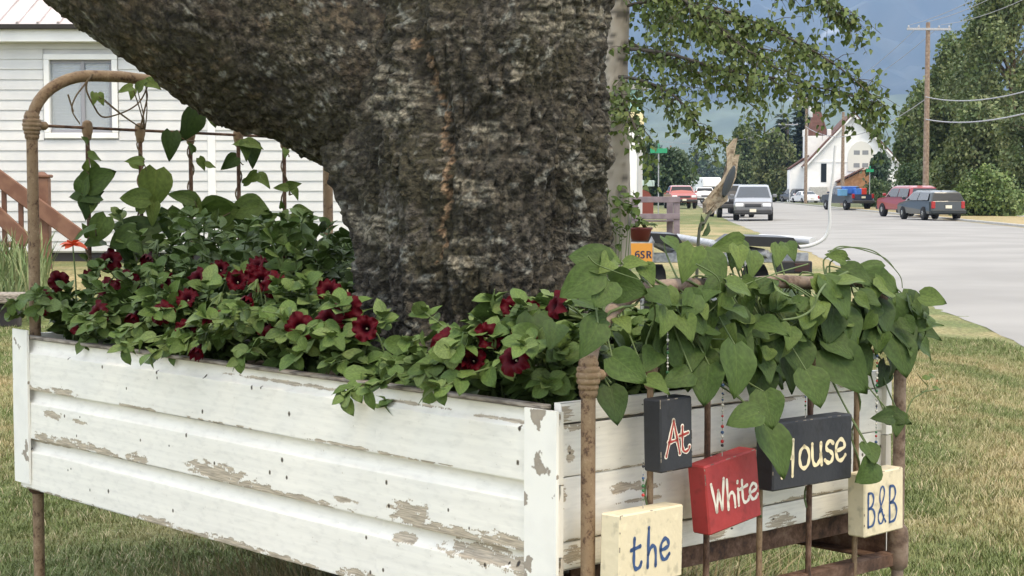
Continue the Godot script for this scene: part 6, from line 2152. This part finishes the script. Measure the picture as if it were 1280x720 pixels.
# ---------------------------------------------------------------- vehicles
func car(called: String, label: String, kind: String, col: Color, pos: Vector3, heading: Vector3, wide := 1.8) -> Node3D:
	# front towards +x in its own axes
	var t := thing(called, label, {"van": "minivan", "suv": "car", "wagon": "car", "sedan": "car", "pickup": "pickup", "camper": "motorhome"}[kind], pos, atan2(-heading.z, heading.x))
	var hw := wide / 2
	var K: Dictionary = {
		"van": {"poly": [[-2.4, 0.3], [2.35, 0.3], [2.45, 0.45], [2.45, 0.72], [2.32, 0.9], [1.75, 1.06], [0.75, 1.62], [0.35, 1.71], [-1.7, 1.74], [-2.3, 1.62], [-2.45, 1.0], [-2.48, 0.45]], "front": [[1.68, 1.09], [0.8, 1.6]], "rear": [[-2.33, 1.55], [-2.44, 1.02]], "side": [[1.25, 1.08, 0.72, 1.54], [-0.3, 1.08, -0.3, 1.58], [-2.1, 1.1, -2.02, 1.56]], "wheels": [1.5, -1.45], "bonnet": 0.9, "tall": 1.74},
		"suv": {"poly": [[-2.1, 0.38], [2.1, 0.38], [2.2, 0.5], [2.2, 0.86], [2.05, 1.0], [1.05, 1.08], [0.5, 1.62], [0.1, 1.7], [-1.6, 1.7], [-2.0, 1.6], [-2.15, 1.0], [-2.2, 0.5]], "front": [[1.0, 1.12], [0.53, 1.6]], "rear": [[-2.03, 1.55], [-2.14, 1.05]], "side": [[0.8, 1.1, 0.45, 1.55], [-0.6, 1.1, -0.6, 1.56], [-1.9, 1.1, -1.8, 1.54]], "wheels": [1.35, -1.3], "bonnet": 1.0, "tall": 1.7},
		"wagon": {"poly": [[-2.2, 0.28], [2.2, 0.28], [2.3, 0.4], [2.28, 0.68], [2.1, 0.8], [1.15, 0.92], [0.45, 1.38], [0.1, 1.44], [-1.6, 1.44], [-2.05, 1.34], [-2.28, 0.9], [-2.3, 0.4]], "front": [[1.08, 0.96], [0.48, 1.36]], "rear": [[-2.09, 1.3], [-2.27, 0.94]], "side": [[0.8, 0.96, 0.4, 1.32], [-0.6, 0.96, -0.6, 1.34], [-2.0, 0.97, -1.85, 1.31]], "wheels": [1.4, -1.35], "bonnet": 0.8, "tall": 1.44},
		"sedan": {"poly": [[-2.2, 0.26], [2.2, 0.26], [2.3, 0.4], [2.26, 0.66], [2.05, 0.78], [1.05, 0.9], [0.4, 1.36], [0.05, 1.42], [-0.75, 1.4], [-1.45, 1.0], [-2.2, 0.93], [-2.3, 0.7], [-2.3, 0.4]], "front": [[1.0, 0.94], [0.43, 1.34]], "rear": [[-0.82, 1.36], [-1.4, 1.03]], "side": [[0.7, 0.93, 0.3, 1.3], [-0.3, 0.93, -0.3, 1.33], [-1.2, 0.96, -0.8, 1.3]], "wheels": [1.4, -1.35], "bonnet": 0.78, "tall": 1.42},
		"pickup": {"poly": [[-2.6, 0.5], [2.5, 0.5], [2.6, 0.62], [2.6, 1.0], [2.45, 1.12], [1.25, 1.18], [0.75, 1.72], [0.45, 1.8], [-0.45, 1.8], [-0.6, 1.7], [-0.68, 1.16], [-2.6, 1.14], [-2.65, 0.6]], "front": [[1.2, 1.2], [0.78, 1.7]], "rear": [[-0.61, 1.66], [-0.66, 1.22]], "side": [[1.0, 1.18, 0.66, 1.66], [0.2, 1.18, 0.2, 1.68], [-0.55, 1.2, -0.5, 1.66]], "wheels": [1.7, -1.6], "bonnet": 1.1, "tall": 1.8},
		"camper": {"poly": [[-3.6, 0.55], [2.6, 0.5], [2.75, 0.65], [2.75, 1.0], [2.6, 1.15], [1.75, 1.25], [1.35, 1.85], [2.1, 1.95], [2.1, 2.75], [1.9, 2.95], [-3.5, 3.0], [-3.6, 2.9]], "front": [[1.72, 1.28], [1.38, 1.82]], "rear": [[-3.61, 2.4], [-3.61, 1.7]], "side": [[1.5, 1.3, 1.25, 1.8], [0.7, 1.3, 0.7, 1.82], [0.6, 1.3, 0.6, 1.82]], "wheels": [1.9, -2.1], "bonnet": 1.1, "tall": 3.0}}[kind]
	var tall: float = K.tall
	var belt: float = K.bonnet + 0.1
	var narrow := func(y: float) -> float: return 1.0 - (0.25 if kind != "camper" else 0.02) * ss(belt, tall + 0.1, y) - 0.04 * ss(belt - 0.3, 0.2, y)
	var poly := PackedVector2Array()
	for e in K.poly: poly.append(Vector2(e[0], e[1]))
	var g := Geo.new()
	g.loft(poly, [[-hw, 0.93], [-hw * 0.95, 0.975], [-hw * 0.84, 1.0], [0.0, 1.005], [hw * 0.84, 1.0], [hw * 0.95, 0.975], [hw, 0.93]], narrow)
	var paint := mk(col, 0.3, 0.0)
	paint.clearcoat_enabled = true
	paint.clearcoat = 0.8
	paint.clearcoat_roughness = 0.08
	part(t, "body", g, paint)
	# glass laid just proud of the body
	for e in [["windscreen", K.front], ["rear_window", [K.rear[1], K.rear[0]]]]:
		g = Geo.new()
		var a := Vector2(e[1][0][0], e[1][0][1]); var b := Vector2(e[1][1][0], e[1][1][1])
		var d := (b - a).normalized()
		var nn := Vector2(d.y, -d.x)
		if (nn.x < 0) == (e[0] == "windscreen"): nn = -nn
		a += nn * 0.012; b += nn * 0.012
		var za: float = (hw - 0.1) * narrow.call(a.y); var zb: float = (hw - 0.1) * narrow.call(b.y)
		if e[0] == "windscreen": g.quad(Vector3(a.x, a.y, za), Vector3(a.x, a.y, -za), Vector3(b.x, b.y, -zb), Vector3(b.x, b.y, zb))
		else: g.quad(Vector3(a.x, a.y, -za), Vector3(a.x, a.y, za), Vector3(b.x, b.y, zb), Vector3(b.x, b.y, -zb))
		part(t, e[0], g, M.glass)
	for s: float in [-1.0, 1.0]:
		for k in 2:
			var p: Array = K.side[k]; var q: Array = K.side[k + 1]
			if kind == "camper" and k == 1: continue
			g = Geo.new()
			var f := func(x: float, y: float) -> Vector3: return Vector3(x, y, s * (hw * narrow.call(y) + 0.012))
			if s > 0: g.quad(f.call(q[0] + 0.05, q[1]), f.call(p[0] - 0.03, p[1]), f.call(p[2] - 0.03, p[3]), f.call(q[2] + 0.05, q[3]))
			else: g.quad(f.call(p[0] - 0.03, p[1]), f.call(q[0] + 0.05, q[1]), f.call(q[2] + 0.05, q[3]), f.call(p[2] - 0.03, p[3]))
			part(t, "side_window", g, M.glass)
		for x: float in K.wheels:
			var r := 0.33 if kind in ["van", "wagon", "sedan"] else 0.38
			g = Geo.new()
			var c := Vector3(x, r, s * (hw - 0.1))
			var z := Vector3(0, 0, s)
			g.tube([c - z * 0.11, c - z * 0.09, c + z * 0.1, c + z * 0.13], [r * 0.85, r, r, r * 0.86], 20)
			var w := part(t, "wheel", g, M.tyre)
			g = Geo.new()
			g.tube([c, c + z * 0.12, c + z * 0.135], [r * 0.62, r * 0.62, r * 0.3], 14)
			part(w, "rim", g, M.chrome)
		var fx: float = K.poly[2][0]
		var ly: float = K.bonnet - 0.16
		g = Geo.new()
		g.box(Vector3(fx - 0.06, ly, s * (hw - 0.27)), Vector3(0.16, 0.17, 0.4), 0.03)
		part(t, "headlight", g, M.light_lens)
		g = Geo.new()
		var rx: float = K.poly[K.poly.size() - 1][0]
		g.box(Vector3(rx + 0.05, ly + 0.1, s * (hw - 0.16)), Vector3(0.14, 0.34, 0.18), 0.02)
		part(t, "tail_light", g, M.tail)
		g = Geo.new()
		g.box(Vector3(K.front[0][0] - 0.15, K.front[0][1] + 0.1, s * (hw + 0.1)), Vector3(0.1, 0.15, 0.2), 0.03)
		part(t, "mirror", g, paint)
	var x1: float = K.poly[2][0]
	var x2: float = K.poly[K.poly.size() - 1][0]
	g = Geo.new()
	g.box(Vector3(x1 - 0.01, K.bonnet - 0.17, 0), Vector3(0.08, 0.16, wide - 1.05), 0.02)
	for k in 2: g.box(Vector3(x1 + 0.035, K.bonnet - 0.13 - k * 0.07, 0), Vector3(0.02, 0.025, wide - 1.1), 0.005)
	part(t, "grille", g, mk(lin(0.06, 0.06, 0.065), 0.4, 0.3))
	var bump := mk(lin(0.04, 0.04, 0.042), 0.6) if kind in ["van", "pickup", "camper", "suv"] else mk(col * 0.7, 0.5)
	for e in [[x1 + 0.03, "front_bumper"], [x2 - 0.03, "rear_bumper"]]:
		g = Geo.new()
		g.box(Vector3(e[0], K.poly[0][1] + 0.13, 0), Vector3(0.16, 0.2, wide - 0.06), 0.04)
		part(t, e[1], g, bump)
	g = Geo.new()
	g.box(Vector3(x1 + 0.125, K.poly[0][1] + 0.19, 0), Vector3(0.02, 0.15, 0.31), 0.003)
	g.box(Vector3(x2 - 0.05, K.bonnet - 0.15, 0), Vector3(0.06, 0.15, 0.31), 0.003)
	part(t, "number_plate", g, mk(lin(0.72, 0.68, 0.55), 0.4))
	if kind == "pickup":
		g = Geo.new()
		g.box(Vector3(-1.65, 1.16, 0), Vector3(1.75, 0.02, wide - 0.25), 0.0)
		part(t, "load_bed", g, mk(lin(0.03, 0.03, 0.03), 0.8))
	return t

func cargo(px: float, py: float, dp: float, size: Vector3, col: Color, called: String, label: String, cat: String) -> void:
	var p := at(px, py, dp)
	var t := thing(called, label, cat, p, 0.2)
	var g := Geo.new()
	g.box(Vector3(0, 0, 0), size, 0.03)
	part(t, "body", g, mk(col, 0.5))
	g = Geo.new()
	g.box(Vector3(0, size.y * 0.5, 0), Vector3(size.x * 1.06, size.y * 0.12, size.z * 1.06), 0.02)
	part(t, "lid", g, mk(col * 1.3, 0.5))

func vehicles() -> void:
	var to_us := -road_dir
	var away := road_dir
	var street := func(px: float, d: float) -> Vector3:
		var p := at(px, 239, d)
		return Vector3(p.x, STREET + 0.02, p.z)
	car("minivan", "grey minivan facing us at the street's near edge", "van", lin(0.16, 0.165, 0.18), street.call(942, 80.0), to_us.rotated(Vector3.UP, -0.06), 1.82)
	var p: Vector3 = street.call(914, 90.0)
	p.y = land(p.x, p.z)
	car("parked_pickup", "black pickup mostly hidden left of the grey minivan", "pickup", lin(0.012, 0.012, 0.014), p, to_us.rotated(Vector3.UP, 0.1), 1.9)
	car("parked_car", "pale blue grey sport utility car behind the grey minivan", "suv", lin(0.22, 0.25, 0.3), street.call(930, 104.0), to_us, 1.85)
	p = street.call(850, 128.0)
	p.y = land(p.x, p.z)
	car("parked_pickup", "faded red pickup facing us on the grass beyond the bench", "pickup", lin(0.34, 0.09, 0.08), p, to_us.rotated(Vector3.UP, 0.12), 2.0)
	car("parked_pickup", "white pickup facing us far down the street", "pickup", lin(0.7, 0.7, 0.7), street.call(880, 165.0), to_us.rotated(Vector3.UP, 0.05), 1.95)
	car("motorhome", "white motorhome behind the white pickup far down the street", "camper", lin(0.75, 0.75, 0.73), street.call(879, 186.0), to_us.rotated(Vector3.UP, 0.5), 2.4)
	car("parked_car", "dark green estate car seen from behind by the far kerb", "wagon", lin(0.02, 0.028, 0.03), street.call(1163, 81.0), away.rotated(Vector3.UP, 0.22), 1.8)
	car("parked_car", "red car just beyond the dark green estate car", "suv", lin(0.3, 0.02, 0.025), street.call(1135, 90.0), away.rotated(Vector3.UP, 0.3), 1.8)
	car("parked_pickup", "dark blue pickup loaded with coloured bins near the church", "pickup", lin(0.025, 0.035, 0.07), street.call(1059, 124.0), away.rotated(Vector3.UP, 0.35), 1.9)
	car("parked_car", "white saloon car parked in front of the church", "sedan", lin(0.7, 0.7, 0.72), street.call(1006, 188.0), away.rotated(Vector3.UP, 0.3), 1.8)
	car("parked_car", "dark grey car parked left of the white saloon", "suv", lin(0.04, 0.042, 0.05), street.call(992, 200.0), away.rotated(Vector3.UP, 0.35), 1.8)
	cargo(1061, 238, 122.5, Vector3(0.9, 0.5, 0.6), lin(0.05, 0.15, 0.5), "plastic_bin", "blue plastic bin in the middle of the pickup's load", "bin")
	cargo(1072, 240, 122.0, Vector3(0.5, 0.45, 0.5), lin(0.06, 0.2, 0.6), "plastic_bin", "small blue plastic bin at the right of the pickup's load", "bin")
	cargo(1053, 241, 122.0, Vector3(0.6, 0.45, 0.5), lin(0.12, 0.3, 0.5), "plastic_bin", "pale blue plastic bin at the left of the pickup's load", "bin")
	cargo(1079, 240, 122.0, Vector3(0.4, 0.5, 0.4), lin(0.6, 0.05, 0.03), "fuel_can", "bright red can at the right end of the pickup's load", "can")

# ---------------------------------------------------------------- poles, wires and street signs
func pole(label: String, px: float, dp: float, top: float, arms: Array, dark := false, extra := "") -> Node3D:
	var p := by_px(px, dp)
	var t := thing("utility_pole", label, "utility pole", p, 0.1)
	var h := high(top, dp, p.y)
	var g := Geo.new()
	g.tube([Vector3(0, -0.3, 0), Vector3(0, h * 0.5, 0), Vector3(0, h, 0)], [0.19, 0.16, 0.12], 12)
	part(t, "post", g, M.pole if not dark else mk(lin(0.06, 0.05, 0.045), 0.9))
	for a: float in arms:
		g = Geo.new()
		g.box(Vector3(0, h - a, 0.14), Vector3(2.6, 0.13, 0.1), 0.01)
		for s: float in [-1.2, -0.6, 0.6, 1.2]: g.lathe([Vector2(0.03, 0.05), Vector2(0.06, 0.1), Vector2(0.05, 0.2), Vector2(0.0, 0.22)], 8, Transform3D(Basis(), Vector3(s, h - a, 0.14)))
		part(t, "cross_arm", g, M.galv)
	if extra == "transformer":
		g = Geo.new()
		g.lathe([Vector2(0.0, -0.5), Vector2(0.25, -0.48), Vector2(0.25, 0.4), Vector2(0.18, 0.5), Vector2(0.0, 0.52)], 14, Transform3D(Basis(), Vector3(0.4, h - 1.6, 0.1)))
		part(t, "transformer", g, M.white_plastic)
	if extra == "lamp":
		g = Geo.new()
		g.tube([Vector3(0, h - 2.2, 0), Vector3(1.0, h - 1.8, 0), Vector3(2.0, h - 1.7, 0)], [0.04, 0.035, 0.03], 8)
		g.box(Vector3(2.2, h - 1.75, 0), Vector3(0.6, 0.14, 0.25), 0.04)
		part(t, "lamp_arm", g, M.galv)
	return t

func wire(label: String, a: Vector3, b: Vector3, sag: float, r := 0.016) -> void:
	var g := Geo.new()
	var pts := []
	for k in 17:
		var u := k / 16.0
		pts.append(a.lerp(b, u) - Vector3(0, sag * 4.0 * u * (1.0 - u), 0) - a)
	g.tube(pts, taper(17, r, r), 5, false)
	var o := part(self, "overhead_wire", g, M.wire, Transform3D(Basis(), a))
	tag(o, label, "wire", "overhead wires")

func street_furniture() -> void:
	pole("tall brown utility pole with cross arm at the right of the street", 1157, 95.0, 28, [0.4])
	pole("brown utility pole standing in front of the church gable", 1053, 150.0, 140, [])
	pole("utility pole with grey transformer left of the church spire", 1007, 176.0, 122, [0.3, 1.0], false, "transformer")
	pole("dark thin utility pole second to the left of the church", 984, 214.0, 152, [0.4], true)
	pole("dark utility pole with a street lamp arm above the minivan", 955, 240.0, 153, [], true, "lamp")
	pole("far utility pole left of the street above the red pickup", 838, 220.0, 182, [0.5])
	var P := func(px: float, py: float, d: float) -> Vector3: return at(px, py, d)
	wire("upper overhead wire from the tall pole's left arm tip to the top right", P.call(1138, 31, 95), P.call(1440, -150, 48), 0.6)
	wire("upper overhead wire from the tall pole's centre to the top right", P.call(1160, 27, 95), P.call(1470, -160, 48), 0.7)
	wire("upper overhead wire from the tall pole's right arm tip to the top right", P.call(1176, 31, 95), P.call(1500, -140, 48), 0.8)
	wire("thick sagging cable from the tall pole's middle to the right edge", P.call(1157, 121, 95), P.call(1460, 40, 48), 0.9, 0.03)
	wire("lowest thick cable from the tall pole to the right edge", P.call(1157, 149, 95), P.call(1460, 74, 48), 0.8, 0.035)
	wire("overhead wire from the tall pole's arm to the spire pole", P.call(1150, 31, 95), P.call(1009, 124, 176), 1.0)
	wire("overhead wire from the tall pole's right arm to the spire pole", P.call(1174, 33, 95), P.call(1020, 124, 176), 1.0)
	wire("low cable from the tall pole to the spire pole", P.call(1157, 124, 95), P.call(1007, 158, 176), 1.6, 0.03)
	wire("overhead wire crossing below the birch leaves toward the left pole", P.call(1005, 124, 176), P.call(838, 186, 220), 1.6)
	wire("lower overhead wire crossing toward the left pole", P.call(984, 158, 214), P.call(800, 172, 200), 1.4)
	# street name signs
	for e in [[823, 84.0, 189, 244, "green street name sign on a pole above the bench", 30.0], [1087, 132.0, 215, 252, "small green street sign left of the red car", 8.0]]:
		var p := by_px(e[0], e[1])
		var t := thing("street_sign", e[4], "street sign", p)
		var h := high(e[2] - 4, e[1], p.y)
		var g := Geo.new()
		g.tube([Vector3(0, -0.1, 0), Vector3(0, h * 0.5, 0), Vector3(0, h, 0)], [0.035, 0.035, 0.035], 8)
		part(t, "post", g, M.galv)
		g = Geo.new()
		var w: float = max(0.6, e[5] * e[1] / FOCAL * 0.7)
		g.box(Vector3(0, h - 0.14, 0.05), Vector3(w, 0.24, 0.02), 0.005)
		part(t, "name_blade", g, mk(lin(0.02, 0.3, 0.14), 0.4))
		g = Geo.new()
		g.box(Vector3(0, h + 0.12, 0.0), Vector3(0.02, 0.2, w), 0.005)
		part(t, "cross_blade", g, mk(lin(0.02, 0.3, 0.14), 0.4))

# ---------------------------------------------------------------- dry weeds by the stair
func weeds() -> void:
	rng.seed = 61
	var g := Geo.new()
	for k in 420:
		var px := rng.randf_range(-40, 60)
		var p := at(px, 360, rng.randf_range(14.6, 17.0))
		p.y = land(p.x, p.z)
		var h := rng.randf_range(0.25, 0.6)
		var a := rng.randf() * TAU
		var lean := Vector3(cos(a), 0, sin(a)) * h * rng.randf_range(0.1, 0.5)
		var w := Vector3(-sin(a), 0, cos(a)) * 0.012
		g.col = lin(0.09, 0.15, 0.045).lerp(lin(0.3, 0.27, 0.14), rng.randf() * 0.5)
		var m := p + lean * 0.4 + Vector3(0, h * 0.65, 0)
		var e := p + lean + Vector3(0, h, 0)
		g.quad(p - w, p + w, m + w * 0.8, m - w * 0.8)
		g.tri3(m - w * 0.8, m + w * 0.8, e)
	var o := part(self, "flower_bed_leaves", g, M.grass)
	tag(o, "strap leaved greenery growing between the brown stair and the timber step", "plants", "", "stuff")

# ---------------------------------------------------------------- the scene
func _ready() -> void:
	var cam := Camera3D.new()
	cam.name = "camera"
	cam.fov = rad_to_deg(2.0 * atan(360.0 / FOCAL))
	cam.near = 0.1
	cam.far = 20000.0
	cam.position = EYE
	cam.rotation.x = -pitch
	add_child(cam)
	cam.current = true
	var env := Environment.new()
	env.background_mode = Environment.BG_SKY
	var sky := ProceduralSkyMaterial.new()
	sky.sky_top_color = Color(0.80, 0.82, 0.85)
	sky.sky_horizon_color = Color(0.92, 0.92, 0.91)
	sky.sky_curve = 0.2
	sky.ground_bottom_color = Color(0.3, 0.3, 0.28)
	sky.ground_horizon_color = Color(0.7, 0.7, 0.7)
	sky.sky_energy_multiplier = 1.1
	env.sky = Sky.new()
	env.sky.sky_material = sky
	env.tonemap_mode = Environment.TONE_MAPPER_LINEAR
	env.tonemap_exposure = 2.75
	env.fog_enabled = true
	env.fog_density = 0.00012
	env.fog_light_color = Color(0.66, 0.8, 1.0)
	env.sdfgi_enabled = true
	env.ssao_enabled = true
	env.ssil_enabled = true
	var we := WorldEnvironment.new()
	we.name = "world_environment"
	we.environment = env
	add_child(we)
	var sun := DirectionalLight3D.new()
	sun.name = "sun"
	sun.light_energy = 0.42
	sun.light_angular_distance = 24.0
	sun.light_color = Color(1.0, 0.93, 0.82)
	sun.shadow_enabled = true
	sun.rotation = Vector3(deg_to_rad(-61), deg_to_rad(35), 0)
	add_child(sun)
	materials()
	shapes()
	setting()
	house()
	steps()
	bed_frame()
	planter()
	big_tree()
	church()
	white_building()
	trees()
	birch()
	trailer()
	bench()
	vehicles()
	street_furniture()
	signs()
	petunias()
	bean_foot()
	bean_head()
	planter_details()
	turf()
	weeds()
